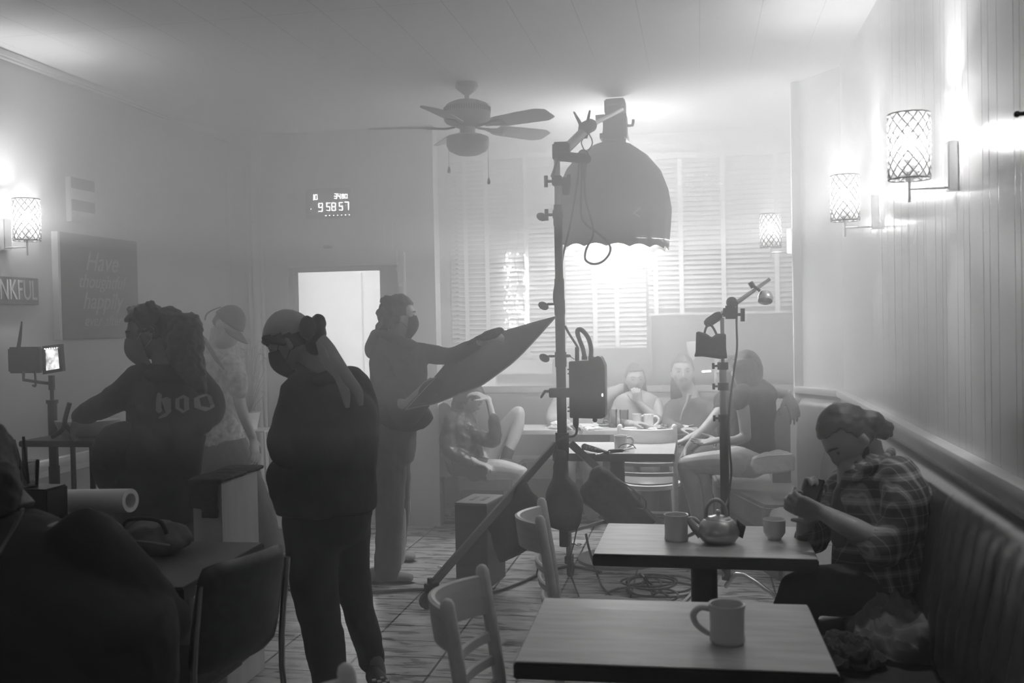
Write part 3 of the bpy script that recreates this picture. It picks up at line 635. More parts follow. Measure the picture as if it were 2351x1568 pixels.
# boom arm with its head
Tp = PY(1290, 350, YS); Bm0 = PY(1262, 392, YS-.15); Bm1 = PY(1352, 290, 6.25); Bm2 = PY(1428, 252, 6.75)
bo = thing('boom_arm', 'telescopic boom arm rising from the tripod top towards the softbox', 'boom arm', Tp[:])
bm = bmesh.new(); tube(bm, [PY(1290, 352, YS-.02), Bm1], .030, 16); mesh_obj('outer_tube', bm, 'steel', bo)
bm = bmesh.new(); tube(bm, [Bm1, Bm2], .014, 12); mesh_obj('inner_tube', bm, 'chrome', bo)
bm = bmesh.new(); tube(bm, [Bm1-(Bm2-Bm1).normalized()*.07, Bm1+(Bm2-Bm1).normalized()*.03], .042, 16, dome=True); mesh_obj('locking_collar', bm, 'black_plastic', bo)
bm = bmesh.new(); box(bm, Tp.x-.055, Tp.x+.05, Tp.y-.04, Tp.y+.04, Tp.z-.05, Tp.z+.06, .012); tube(bm, [Tp+V(.0, -.05, -.03), Tp+V(.15, -.02, -.05)], .03, 14, dome=True); mesh_obj('pivot_head', bm, 'black_metal', bo)
bm = bmesh.new(); a = PY(1282, 356, YS-.06); b = PY(1268, 404, YS-.08); tube(bm, [a, a.lerp(b, .7), b], [.007, .007, .011], 10, 2, dome=True); mesh_obj('tilt_handle', bm, 'black_plastic', bo)
# spring clamp clipped on the boom
cl = thing('spring_clamp', 'black spring clamp with two open handles clipped to the boom', 'clamp', PY(1340, 295, 6.2)[:])
for q in (((1318, 258), (1328, 276), (1338, 295)), ((1354, 255), (1350, 275), (1346, 292))):
    bm = bmesh.new(); tube(bm, [PY(x, y, 6.2) for x, y in q], [.006, .010, .014], 8, 3, dome=True); mesh_obj('clamp_handle', bm, 'black_plastic', cl)
bm = bmesh.new(); ell(bm, PY(1341, 298, 6.2), .028, .018, .024); tube(bm, [PY(1334, 298, 6.2), PY(1342, 318, 6.2)], .008, 8); tube(bm, [PY(1350, 298, 6.2), PY(1346, 318, 6.2)], .008, 8); mesh_obj('clamp_jaw', bm, 'black_metal', cl)
# softbox: onion-shaped black dome, open side down
YSB = 6.95
sc0 = PY(1408, 328, YSB); rim = PY(1402, 574, YSB)
sb = thing('softbox', 'big black dome softbox hanging over the booth, glowing underneath', 'softbox', sc0[:])
Hs = sc0.z-rim.z; prof = [(.085, 0), (.13, -.02), (.24, -.12), (.33, -.26), (.385, -.44), (.41, -.62), (.405, -.80), (.395, -1.0)]
def faceted(bm, prof, M, seg=16, scal=.0, flip=False):
    rows = []
    for r, z in prof:
        rows.append([])
        for k in range(seg*4):
            a = 2*PI*k/(seg*4); fr = (k % 4)/4; sag = 1-.035*math.sin(PI*fr); zz_ = z+ (scal*math.sin(PI*fr) if z == prof[-1][1] else 0)
            rows[-1].append(bm.verts.new(M @ V(r*sag*math.cos(a), r*sag*math.sin(a), zz_)))
    for a, b in zip(rows, rows[1:]):
        for k in range(seg*4): bm.faces.new((a[k], a[(k+1) % (seg*4)], b[(k+1) % (seg*4)], b[k]))
bm = bmesh.new(); Ms = Matrix.Translation(sc0) @ Matrix.Rotation(math.radians(2), 4, 'Y')
faceted(bm, [(r, z*Hs) for r, z in prof], Ms, scal=.022); o = mesh_obj('shell', bm, 'black_fabric', sb, ang=80); md = o.modifiers.new('t', 'SOLIDIFY'); md.thickness = .004
bm = bmesh.new(); M_ = Matrix.Translation(sc0-V(0, 0, Hs*.93)); lathe(bm, [(0, 0), (.38, 0)], 32, M_)
m = bpy.data.materials.new('diffuser_glow'); m.use_nodes = True; b = m.node_tree.nodes['Principled BSDF']; b.inputs['Base Color'].default_value = (.9,.9,.9,1); b.inputs['Emission Color'].default_value = (1,1,1,1); b.inputs['Emission Strength'].default_value = .9; m.cycles.emission_sampling = 'NONE'; MATS['diffuser_glow'] = m
mesh_obj('diffuser', bm, 'diffuser_glow', sb)
mat('logo_grey', .45, .6)
bm = bmesh.new()
for q in (((1470, 477), (1455, 489)), ((1455, 489), (1469, 498))): tube(bm, [PY(x, y, YSB-.405) for x, y in q], .0045, 6)
mesh_obj('arrow_mark', bm, 'logo_grey', sb)
# lamp head above the softbox
lh = thing('lamp_head', 'black film lamp head mounted on top of the softbox', 'film light', PY(1410, 300, YSB-.05)[:])
def pbox(bm, x0, y0, x1, y1, Y, d, bev=.01):
    a = PY(x0, y0, Y); b = PY(x1, y1, Y); box(bm, a.x, b.x, Y-d/2, Y+d/2, b.z, a.z, bev)
bm = bmesh.new(); pbox(bm, 1386, 262, 1440, 322, YSB-.02, .2, .02); mesh_obj('housing', bm, 'black_plastic', lh)
bm = bmesh.new(); pbox(bm, 1389, 232, 1436, 240, YSB-.02, .16, .01); pbox(bm, 1389, 236, 1396, 264, YSB-.02, .14, .008); pbox(bm, 1431, 236, 1437, 264, YSB-.02, .14, .008); pbox(bm, 1394, 246, 1432, 262, YSB-.02, .12, .01); mesh_obj('carry_handle', bm, 'black_plastic', lh)
bm = bmesh.new(); tube(bm, [PY(1438, 288, YSB), PY(1452, 288, YSB), PY(1454, 274, YSB)], .01, 8, 2); mesh_obj('yoke_lever', bm, 'black_plastic', lh); bm = bmesh.new(); tube(bm, [PY(1368, 272, YSB-.06), PY(1388, 270, YSB-.06)], .024, 12); mesh_obj('yoke_knob', bm, 'black_plastic', lh)
bm = bmesh.new(); pbox(bm, 1380, 306, 1442, 327, YSB-.02, .26, .02); mesh_obj('speed_ring', bm, 'black_metal', lh)
# looping cable bundle at the boom
mat('cable', .03, .5)
def cable(pts, r, label, cat='cable', name='cable', m='cable', n=8):
    bm = bmesh.new(); tube(bm, pts, r, 8, n); return tag(mesh_obj(name, bm, m), label, cat)
bm = bmesh.new(); ell(bm, PY(1339, 357, 6.1), .035, .03, .038); tube(bm, [PY(1339, 362, 6.1), PY(1340, 412, 6.1)], [.024, .012], 10)
cb = thing('cable_bundle', 'bundle of black cables tied up under the boom and looping down', 'cable', PY(1339, 357, 6.1)[:]); mesh_obj('tied_coil', bm, 'cable', cb)
for q, r in (([(1330, 352), (1328, 400), (1322, 440), (1308, 520), (1293, 585), (1290, 610)], .006), ([(1338, 360), (1335, 420), (1334, 490), (1345, 515), (1372, 535), (1398, 560), (1400, 580), (1384, 600), (1362, 606), (1344, 596), (1346, 572), (1358, 550), (1362, 530), (1356, 500), (1345, 460), (1342, 420), (1346, 370)], .0065), ([(1338, 318), (1335, 330), (1344, 350)], .004), ([(1348, 300), (1360, 325), (1352, 345), (1344, 352)], .004)):
    bm = bmesh.new(); tube(bm, [PY(x, y, 6.1) for x, y in q], r, 8, 5); mesh_obj('cord', bm, 'cable', cb)
cable([PY(x, y, YS-.06) for x, y in ((1283, 630), (1274, 660), (1272, 690), (1281, 715), (1284, 735))], .006, 'thin black cable looping beside the upper tripod pole')
cable([PY(x, y, YS-.05) for x, y in ((1297, 748), (1306, 765), (1325, 795), (1326, 800))], .007, 'straight black cable from the pole into the top of the ballast box')
# ballast box on the stand
YBX = YS-.06
bx = thing('ballast_box', 'black power ballast box clamped to the tripod pole', 'power unit', PY(1350, 890, YBX)[:])
a = PY(1309, 828, YBX); b = PY(1385, 957, YBX); 
bm = bmesh.new(); P = [PY(x, y, YBX) for x, y in ((1309, 829), (1352, 827), (1374, 816), (1382, 819), (1391, 838), (1392, 955), (1383, 959), (1311, 957))]
t = bmesh.new(); f = t.faces.new([t.verts.new(p-V(0, .07, 0)) for p in P]); r = bmesh.ops.extrude_face_region(t, geom=[f])
for g in r['geom']:
    if isinstance(g, bmesh.types.BMVert): g.co.y += .14
bmesh.ops.bevel(t, geom=t.edges[:], offset=.004, segments=2, affect='EDGES'); merge(bm, t); mesh_obj('case', bm, 'black_plastic', bx)
bm = bmesh.new()
for y in (848, 858, 935, 944): pbox(bm, 1303, y-1.5, 1310, y+1.5, YBX-.05, .02, .001)
mesh_obj('latch', bm, 'black_plastic', bx)
bm = bmesh.new(); P1 = [PY(x, y, YBX) for x, y in ((1343, 824), (1338, 800), (1327, 770), (1327, 758), (1336, 758), (1350, 775), (1357, 800), (1356, 822))]; tube(bm, P1, .012, 10, 6)
PP = smoothpath(P1, 10)
for i in range(1, len(PP)-1): tube(bm, [PP[i]-(PP[i+1]-PP[i]).normalized()*.002, PP[i]+(PP[i+1]-PP[i]).normalized()*.002], .0145, 10)
mesh_obj('carry_hose', bm, 'rubber', bx)
bm = bmesh.new(); tube(bm, [PY(1325, 830, YBX), PY(1325, 797, YBX)], .013, 12); tube(bm, [PY(1342, 826, YBX), PY(1342, 818, YBX)], .018, 12); tube(bm, [PY(1357, 826, YBX), PY(1357, 818, YBX)], .018, 12); mesh_obj('plug', bm, 'black_plastic', bx)
bm = bmesh.new(); tube(bm, [PY(1322, 955, YBX), PY(1322, 975, YBX), PY(1324, 984, YBX)], [.018, .018, .008], 12); mesh_obj('plug', bm, 'black_plastic', bx)
bm = bmesh.new(); ell(bm, PY(1366, 964, YBX), .015, .015, .015); ell(bm, PY(1304, 817, YBX), .018, .01, .01); tube(bm, [PY(1307, 817, YBX), PY(1319, 825, YBX)], .003, 6); mesh_obj('cap', bm, 'black_plastic', bx)
mat('led_white', 1, .5, emit=3)
bm = bmesh.new(); ell(bm, PY(1383, 907, YBX-.075), .004, .002, .009, seg=10); mesh_obj('indicator_light', bm, 'led_white', bx)
cable([PY(x, y, YS-.07) for x, y in ((1324, 984), (1323, 995), (1315, 1002), (1300, 1003), (1280, 1012), (1275, 1030), (1272, 1045))], .007, 'black power cable curling from under the ballast box to the tripod hub')
# side clamp with T-handle
sc_ = thing('side_clamp', 'black clamp with a bent lever holding the ballast box to the pole', 'clamp', PY(1276, 901, YS-.05)[:])
bm = bmesh.new(); pbox(bm, 1261, 891, 1312, 912, YS-.04, .05, .004); mesh_obj('clamp_body', bm, 'black_metal', sc_)
bm = bmesh.new(); tube(bm, [PY(1262, 898, YS-.05), PY(1251, 898, YS-.05), PY(1243, 911, YS-.05)], .0085, 8, dome=True); mesh_obj('lever', bm, 'black_metal', sc_)
# sandbags
def pillow(name, poly, Y, th, label, m='black_fabric', group=None, n=1):
    """soft bag from a px outline at depth Y (fn of px point or const)"""
    t = thing(name, label, 'sandbag', PY(poly[0][0], poly[0][1], Y)[:], group)
    bm = bmesh.new(); pts = [PY(x, y, Y) for x, y in poly]; c = sum(pts, Vector())/len(pts); k = len(pts)
    lays = [(-.5, .55), (-.42, .86), (-.2, .985), (0, 1.), (.2, .985), (.42, .86), (.5, .55)]; rows = []
    dpt = Vector((FWD.x, FWD.y, 0)).normalized()
    for o, s in lays: rows.append([bm.verts.new(c+(p-c)*s+dpt*o*th) for p in pts])
    for a, b in zip(rows, rows[1:]):
        for i in range(k): bm.faces.new((a[i], a[(i+1) % k], b[(i+1) % k], b[i]))
    bm.faces.new(rows[0]); bm.faces.new(rows[-1]); o = mesh_obj('bag', bm, m, t); remesh(o, .011, 4); wrinkle(o, .016, .07); return t
sA = pillow('sandbag', [(1189, 1109), (1207, 1105), (1222, 1128), (1243, 1149), (1240, 1158), (1228, 1165), (1234, 1200), (1222, 1236), (1212, 1262), (1156, 1291), (1146, 1292), (1134, 1262), (1128, 1225), (1117, 1210), (1115, 1198), (1140, 1165)], 5.78, .12, 'black sandbag draped over the tripod leg nearest the tall wooden box', group='sandbags on the tripod')
sB = pillow('sandbag', [(1275, 1030), (1300, 1034), (1300, 1090), (1325, 1116), (1340, 1150), (1336, 1185), (1326, 1215), (1300, 1222), (1262, 1210), (1252, 1170), (1252, 1130), (1268, 1100), (1272, 1060)], 5.95, .15, 'black sandbag hanging around the tripod pole below its hub', group='sandbags on the tripod')
sC = pillow('sandbag', [(1360, 1075), (1375, 1066), (1396, 1078), (1432, 1108), (1470, 1150), (1506, 1196), (1480, 1225), (1440, 1245), (1408, 1215), (1372, 1178), (1332, 1150), (1330, 1122), (1350, 1100)], 6.05, .13, 'large black sandbag on the tripod leg nearest the teapot table', group='sandbags on the tripod')
bm = bmesh.new(); tube(bm, [PY(x, y, 6.0) for x, y in ((1412, 1098), (1438, 1113), (1462, 1130), (1482, 1150), (1480, 1168), (1460, 1165))], .014, 8, 5, flat=.3); o = mesh_obj('strap', bm, 'black_fabric', sC)
for q in (((1326, 1205), (1318, 1245), (1306, 1300), (1318, 1340), (1338, 1392)), ((1248, 1250), (1238, 1290), (1232, 1318))):
    bm = bmesh.new(); tube(bm, [PY(x, y, 5.85) if y < 1330 else PZ(x, y, .03) for x, y in q], .012, 8, 4, flat=.35); mesh_obj('strap', bm, 'black_fabric', sA)
# ------------------------------------------------ second stand with small mirror lamp
Y2 = 5.45
p0 = PY(1658, 735, Y2); s2 = thing('c_stand', 'slim steel stand in front of the booth with a short boom and a hanging bag', 'light stand', (p0.x, p0.y, 0))
def v2(y0, y1, r, m): 
    bm = bmesh.new(); tube(bm, [(p0.x, p0.y, max(.02, PY(1655, y1, Y2).z)), (p0.x, p0.y, PY(1655, y0, Y2).z)], r, 18); mesh_obj('pole', bm, m, s2)
v2(730, 840, .011, 'steel'); v2(840, 960, .020, 'steel'); v2(960, 1330, .024, 'black_metal')
for y in (840, 887, 960):
    z = PY(1655, y, Y2).z; bm = bmesh.new(); tube(bm, [(p0.x, p0.y, z-.02), (p0.x, p0.y, z+.02)], .029, 16); tube(bm, [(p0.x, p0.y, z), (p0.x-.05, p0.y, z)], .006, 8); tube(bm, [(p0.x-.05, p0.y, z-.016), (p0.x-.05, p0.y, z+.016)], .007, 8); mesh_obj('collar', bm, 'black_metal', s2)
for k in range(3):
    a = math.radians(100+120*k); d = V(math.cos(a), math.sin(a), 0); bm = bmesh.new(); tube(bm, [p0*1 if 0 else V(p0.x, p0.y, .25-.05*k), V(p0.x, p0.y, .22)+d*.1, V(p0.x, p0.y, .02)+d*.42], .013, 10, 4, dome=True); mesh_obj('leg', bm, 'steel', s2)
bm = bmesh.new(); tube(bm, [PY(1632, 738, Y2), PY(1688, 697, Y2), PY(1768, 640, Y2)], [.014, .013, .010], 12); b2 = mesh_obj('boom', bm, 'chrome', s2)
bm = bmesh.new(); tube(bm, [PY(1627, 740, Y2), PY(1648, 726, Y2)], .026, 14, dome=True); pbox(bm, 1660, 702, 1694, 732, Y2-.02, .05, .012); ell(bm, PY(1680, 694, Y2), .03, .03, .03); tube(bm, [PY(1694, 722, Y2), PY(1703, 722, Y2)], .008, 8); tube(bm, [PY(1705, 708, Y2), PY(1705, 738, Y2)], .012, 10); mesh_obj('grip_head', bm, 'black_metal', s2)
bm = bmesh.new(); tube(bm, [PY(1724, 652, Y2-.02), PY(1745, 668, Y2-.02)], .008, 8); tube(bm, [PY(1722, 648, Y2-.02), PY(1730, 660, Y2-.02)], .014, 8); mesh_obj('clamp', bm, 'black_metal', s2)
bm = bmesh.new(); M_ = basis(PY(1757, 684, Y2-.02), (1, 0, -.1), z=(.0, .5, .86)); lathe(bm, [(.0, .03), (.03, .03), (.042, .0), (.038, -.02), (0, -.03)], 20, M_); mesh_obj('mirror_lamp', bm, 'chrome', s2)
cable([PY(x, y, Y2-.03) for x, y in ((1692, 692), (1691, 740), (1692, 800), (1684, 860), (1676, 930), (1673, 980), (1676, 1040), (1679, 1085), (1672, 1140), (1662, 1185))]+[PZ(1655, 1262, .02)], .0055, 'thin black cable hanging down beside the slim stand')
# hanging bag on the boom
hb = thing('weight_bag', 'small black weight bag hanging by two straps from the slim stand', 'bag', PY(1633, 790, Y2-.03)[:])
bm = bmesh.new()
for q in (((1626, 744), (1620, 755), (1617, 768)), ((1631, 744), (1639, 755), (1646, 770))): tube(bm, [PY(x, y, Y2-.03) for x, y in q], .007, 6, 3)
mesh_obj('strap', bm, 'black_fabric', hb)
bm = bmesh.new(); pts = [PY(x, y, Y2-.03) for x, y in ((1597, 762), (1604, 760), (1622, 765), (1634, 774), (1646, 765), (1668, 766), (1668, 800), (1671, 823), (1655, 825), (1610, 819), (1592, 820), (1596, 808))]
c = sum(pts, Vector())/len(pts); rows = []
for o_, s in ((-.04, .75), (-.025, .97), (.025, .97), (.04, .75)): rows.append([bm.verts.new(c+(p-c)*s+V(0, o_, 0)) for p in pts])
for a, b in zip(rows, rows[1:]):
    for i in range(len(pts)): bm.faces.new((a[i], a[(i+1) % len(pts)], b[(i+1) % len(pts)], b[i]))
bm.faces.new(rows[0]); bm.faces.new(rows[-1]); o = mesh_obj('pouch', bm, 'black_fabric', hb); remesh(o, .006, 2)
# apple box on end
ab0 = PZ(1047, 1345, 0); ab1 = PZ(1122, 1358, 0); mat('box_wood', .07, .45, scale=5, var=.015, bump=.05, stretch=(1, 1, 6)); mat('box_top', .16, .4, scale=5, var=.02)
ab = thing('apple_box', 'tall dark wooden box standing on end with two hand slots in its top', 'wooden box', ((ab0.x+ab1.x)/2, ab0.y, 0))
w_ = .205; Mb = Matrix.Translation(((ab0.x+ab1.x)/2, (ab0.y+ab1.y)/2, 0)) @ Matrix.Rotation(math.radians(-8), 4, 'Z')
bm = bmesh.new(); box(bm, -w_/2, w_/2, 0, .32, 0, .50, .003, Mb); mesh_obj('side', bm, 'box_wood', ab)
bm = bmesh.new(); box(bm, -w_/2, w_/2, 0, .32, .5005, .514, .003, Mb); tp = mesh_obj('lid', bm, 'box_top', ab)
for k in (-.035, .035):
    bm = bmesh.new(); box(bm, k-.013, k+.013, .10, .22, .513, .5155, .001, Mb); mesh_obj('hand_slot', bm, 'black_plastic', tp)
# cables on the floor
cable([PZ(x, y, .012) for x, y in ((600, 1352), (650, 1352), (740, 1362), (835, 1361), (960, 1354), (1060, 1357), (1125, 1360), (1190, 1340), (1240, 1318), (1300, 1301), (1345, 1305), (1380, 1314))], .0095, 'thick black cable lying across the floor past the wooden box')
cable([PY(1345, 1225, 5.9), PY(1353, 1262, 5.9), PZ(1372, 1322, .012), PZ(1385, 1350, .012), PZ(1412, 1375, .012), PZ(1430, 1385, .012)], .007, 'black cable dropping from the tripod to the floor by the round base')
random.seed(11); co = thing('cable_coil', 'messy heap of coiled black cable on the floor by the round table base', 'cable', PZ(1510, 1360, 0)[:])
for k in range(6):
    cx, cy = random.uniform(1470, 1580), random.uniform(1335, 1368); rx, ry = random.uniform(35, 85), random.uniform(10, 26); ph = random.uniform(0, 6)
    pts = [PZ(cx+rx*math.cos(ph+i*.55), cy+ry*math.sin(ph+i*.55), .012+.012*k*(1+.5*math.sin(i*1.7))) for i in range(14)]
    bm = bmesh.new(); tube(bm, pts, .0065, 7, 5); mesh_obj('loop', bm, 'cable', co)
bm = bmesh.new(); tube(bm, [PZ(1500, 1368, .02), PZ(1478, 1325, .16), PZ(1470, 1318, .13), PZ(1500, 1345, .05), PZ(1540, 1372, .02)], .0065, 7, 6); mesh_obj('loop', bm, 'cable', co)
# microphone wand / clips lying on the small table
mw = thing('led_wand', 'thin metal rod with black spring clips lying on the small table', 'film tool', PZ(1400, 1043, .77)[:])
bm = bmesh.new(); tube(bm, [PZ(1366, 1044, .775), PZ(1412, 1037, .775), PZ(1456, 1029, .775)], [.005, .008, .008], 8); mesh_obj('rod', bm, 'chrome', mw)
bm = bmesh.new(); tube(bm, [PZ(1400, 1036, .78), PZ(1428, 1034, .79)], .012, 8, dome=True); pp = [PZ(1420, 1028, .79), PZ(1426, 1022, .86), PZ(1440, 1019, .88), PZ(1453, 1022, .86), PZ(1460, 1030, .80)]; tube(bm, pp, .0025, 6, 5); mesh_obj('clip', bm, 'black_plastic', mw)
bm = bmesh.new(); P1 = [PZ(1342, 1026, .78), PZ(1360, 1030, .78), PZ(1372, 1034, .78)]
for i in range(6):
    p = P1[0].lerp(P1[2], i/5); d = (P1[2]-P1[0]).normalized(); tube(bm, [p-d*.004, p+d*.004], .022-.001*i, 12)
tube(bm, [P1[0], P1[2]], .014, 10); tube(bm, [P1[2], PZ(1395, 1040, .78)], [.016, .012], 10)
tag(mesh_obj('cable_connector', bm, 'rubber'), 'ribbed rubber cable connector lying beside the rod on the small table', 'connector')
# reflected light tube built as a glowing dash, and a white cone, behind the booth
bm = bmesh.new(); a = PY(1622, 853, YW-.03); tube(bm, [a-V(.031, 0, .0), a+V(.031, 0, .003)], .0075, 10, dome=True); mat('reflection_glow', 1, .5, emit=2.5)
tag(mesh_obj('tube_reflection', bm, 'reflection_glow'), 'short glowing dash in place of a reflected light tube on the window behind the booth', 'reflection')
ul = thing('white_cone', 'small white cone half hidden behind the weight bag', 'wall lamp', PY(1590, 800, YW-.06)[:]); bm = bmesh.new(); c = PY(1590, 805, YW-.07)
lathe(bm, [(.048, .075), (.046, .02), (.035, -.03), (.012, -.075), (0, -.078)], 24, Matrix.Translation(c)); mesh_obj('shade', bm, 'white_paint', ul)
bm = bmesh.new(); box(bm, c.x-.012, c.x+.012, c.y, YW-.02, c.z-.03, c.z-.01, .002); mesh_obj('bracket', bm, 'white_paint', ul)

# ================================================================== WALL THINGS
mat('display_black', .04, .5); mat('digit_glow', 1, .5, emit=2.5); mat('sign_dark', .09, .7, scale=8, var=.02); mat('sign_pale', .5, .7, scale=8, var=.03); mat('sign_edge', .55, .6); mat('letter_pale', .42, .7, scale=25, var=.08)
# production clock
ck = thing('timecode_display', 'black digital clock above the door showing glowing digits 9 58 57', 'clock', PY(757, 470, YD)[:])
a = PY(706, 436, YD); b = PY(808, 500, YD); bm = bmesh.new(); box(bm, a.x, b.x, YD-.05, YD, b.z, a.z, .004); mesh_obj('case', bm, 'display_black', ck)
SEG = {'0': 'abcdef', '3': 'abgcd', '4': 'fgbc', '5': 'afgcd', '7': 'abc', '8': 'abcdefg', '9': 'abfgcd', '1': 'bc'}
def digit(bm, ch, x, y, w, h, th):
    L = {'a': ((0, 0), (1, 0)), 'b': ((1, 0), (1, .5)), 'c': ((1, .5), (1, 1)), 'd': ((0, 1), (1, 1)), 'e': ((0, .5), (0, 1)), 'f': ((0, 0), (0, .5)), 'g': ((0, .5), (1, .5))}
    for s in SEG[ch]:
        (u0, v0), (u1, v1) = L[s]; tube(bm, [PY(x+u0*w, y+v0*h-.02*(x+u0*w-x), YD-.053), PY(x+u1*w, y+v1*h, YD-.053)], th, 6, dome=True)
for ch, x, y, w, h in (('9', 732, 467, 8, 18), ('5', 750, 466, 7, 17), ('8', 762, 466, 8, 17), ('5', 779, 465, 7, 17), ('7', 792, 464, 8, 17), ('1', 717, 447, 3, 12), ('0', 723, 447, 5, 11), ('3', 768, 445, 5, 11), ('4', 776, 445, 5, 11), ('8', 785, 446, 4, 9), ('0', 792, 446, 5, 9)):
    bm = bmesh.new(); digit(bm, ch, x, y, w, h, .0032 if h > 15 else .0024); mesh_obj('digit', bm, 'digit_glow', ck)
bm = bmesh.new()
for k in range(7): p = PY(748+9*k, 495-.3*k, YD-.053); ell(bm, p, .005 if k else .008, .003, .003, seg=8)
p = PY(714, 480, YD-.053); ell(bm, p, .003, .003, .003, seg=8); mesh_obj('indicator_dots', bm, 'digit_glow', ck)
# left wall signs (flat boards on the wall x = XL)
def LW(px, py, off=.02): return PX(px, py, XL+off)
def board(name, c, label, m, th=.03, cat='sign', text=None, tsize=.1, tm='letter_pale', shear=0., frame=None):
    """c: px corners (x0, ytop, ybot at left), x1"""
    x0, yt, yb, x1 = c; a = LW(x0, yt, th); d = LW(x0, yb, th); b = LW(x1, (yt+yb)/2, th)
    t = thing(name, label, cat, (XL, (a.y+b.y)/2, (a.z+d.z)/2))
    bm = bmesh.new(); box(bm, XL, XL+th, a.y, b.y, d.z, a.z, .003); mesh_obj('board', bm, m, t)
    return t, a.y, b.y, d.z, a.z
def wtext(t, s, y, z, size, m, x=.031, shear=0., name='lettering', sx=1.):
    M = Matrix(((0, 0, 1, XL+x), (-1*-1, 0, 0, y), (0, 1, 0, z), (0, 0, 0, 1))) @ Matrix.Diagonal((sx, 1, 1, 1))
    mesh_obj(name, text_bm(s, size, M, .0012, shear), m, t, smooth=False)
t, y0, y1, z0, z1 = board('plank_sign', (161, 405, 507, 217), 'small pale wall sign of four stacked bands, two of them dark', 'sign_pale', .035)
hh = (z1-z0)/4
for k, s in ((3, ''), (2, 'Family'), (1, ''), (0, 'Eat')):
    if not s: bm = bmesh.new(); box(bm, XL+.034, XL+.038, y0+.006, y1, z0+k*hh, z0+(k+1)*hh); mesh_obj('dark_band', bm, 'sign_dark', t, smooth=False)
    else: wtext(t, s, (y0+y1)/2-.02, z0+(k+.5)*hh, .075, 'sign_edge', .036)
t, y0, y1, z0, z1 = board('chalk_sign', (136, 531, 780, 317), 'big square slate sign with faint white handwriting on the left wall', 'sign_dark', .04)
bm = bmesh.new(); box(bm, XL, XL+.041, y0-.02, y0, z0, z1); mesh_obj('board_edge', bm, 'sign_edge', t, smooth=False)
mat('chalk', .3, .8, scale=40, var=.05)
H_ = z1-z0
for i, (s, sz) in enumerate((('Have', .17), ('thoughtful', .12), ('happily', .15), ('ever after', .10))): wtext(t, s, (y0+y1)/2, z1-H_*(.26+.19*i), sz, 'chalk', .042, .35, sx=1.0)
t, y0, y1, z0, z1 = board('letter_sign', (-70, 630, 697, 89), 'dark plank sign with pale capital letters THANKFUL cut by the frame', 'sign_dark', .03)
wtext(t, 'THANKFUL', (y0+y1)/2, (z0+z1)/2, .16, 'letter_pale', .032, sx=(y1-y0)*.92/.80)
bm = bmesh.new(); q = PX(2335, 262, XR-.04); tube(bm, [q, (XR, q.y, q.z)], .006, 8); ell(bm, q, .009, .009, .009, seg=10)
tag(mesh_obj('wall_hook', bm, 'black_metal'), 'small dark hook on the panelled wall beside the light reflection', 'hook')
# ------------------------------------------------ plant stand, plant, bucket by the door
mat('white_iron', .6, .4); mat('leaf', .12, .6, scale=9, var=.04)
YP = 7.1; ps = thing('plant_stand', 'white wrought-iron scroll stand beside the door', 'plant stand', PY(600, 1200, YP)[:])
x0, x1 = PY(556, 990, YP).x, PY(622, 990, YP).x; zt = PY(590, 985, YP).z
for y in (YP-.12, YP+.12):
    for x in (x0, x1): bm = bmesh.new(); tube(bm, [(x, y, .0), (x+(.02 if x == x1 else -.02), y, .3), (x, y, zt)], .009, 8, 4); mesh_obj('leg', bm, 'white_iron', ps)
bm = bmesh.new(); box(bm, x0-.01, x1+.01, YP-.14, YP+.14, zt-.012, zt, .003); mesh_obj('shelf', bm, 'white_iron', ps)
bm = bmesh.new()
for z, s in ((zt-.14, 1), (zt-.42, -1)):
    tube(bm, [V((x0+x1)/2+s*(.015+.075*i/22)*math.cos(i*.5), YP-.13, z+(.015+.085*i/22)*math.sin(i*.5)) for i in range(23)], .005, 6, 2)
mesh_obj('scroll', bm, 'white_iron', ps)
pp_ = thing('potted_plant', 'leafy potted plant standing behind the man in the cap', 'plant', PY(568, 985, YP+.02)[:])
c = PY(572, 985, YP); bm = bmesh.new(); lathe(bm, [(0, 0), (.06, 0), (.085, .12), (.09, .13), (.08, .13), (0, .11)], 20, Matrix.Translation(c)); mesh_obj('pot', bm, 'white_paint', pp_)
bm = bmesh.new(); random.seed(5)
for k in range(70):
    a = random.uniform(0, 2*PI); L = random.uniform(.12, .55); r = random.uniform(.0, .16); q = c+V(r*math.cos(a), r*math.sin(a)*.6, .13+L)
    tube(bm, [c+V(0, 0, .1), c.lerp(q, .5)+V(0, 0, .06), q], .002, 4)
    s = random.uniform(.03, .05); d = V(math.cos(a), math.sin(a), random.uniform(-.6, .4)).normalized(); sd = d.cross(V(0,0,1)).normalized()
    P = [q, q+d*s*.5+sd*s*.4, q+d*s*1.4, q+d*s*.5-sd*s*.4]; vs = [bm.verts.new(p) for p in P]; bm.faces.new(vs)
mesh_obj('foliage', bm, 'leaf', pp_, smooth=False)
bk = thing('white_bucket', 'white plastic bucket with a wire handle on a box by the door', 'bucket', PY(640, 1230, 6.7)[:])
c = PZ(645, 1272, 0); bm = bmesh.new(); box(bm, c.x-.18, c.x+.14, 6.55, 6.85, 0, .17, .006); tag(mesh_obj('low_box', bm, 'grey_plastic'), 'low grey box on the floor under the white bucket', 'box')
c = V(c.x, 6.7, .171); bk.location = c; bm = bmesh.new(); lathe(bm, [(0, 0), (.10, 0), (.125, .21), (.13, .21), (.13, .225), (.12, .225), (.098, .01), (0, .01)], 28, Matrix.Translation(c)); mesh_obj('pail', bm, 'white_paint', bk)
bm = bmesh.new(); tube(bm, [c+V(.13*math.cos(t_), -.02-.12*math.sin(t_)*.4, .21-.11*math.sin(t_)) for t_ in [i*PI/12 for i in range(13)]], .003, 6); mesh_obj('handle', bm, 'steel', bk)
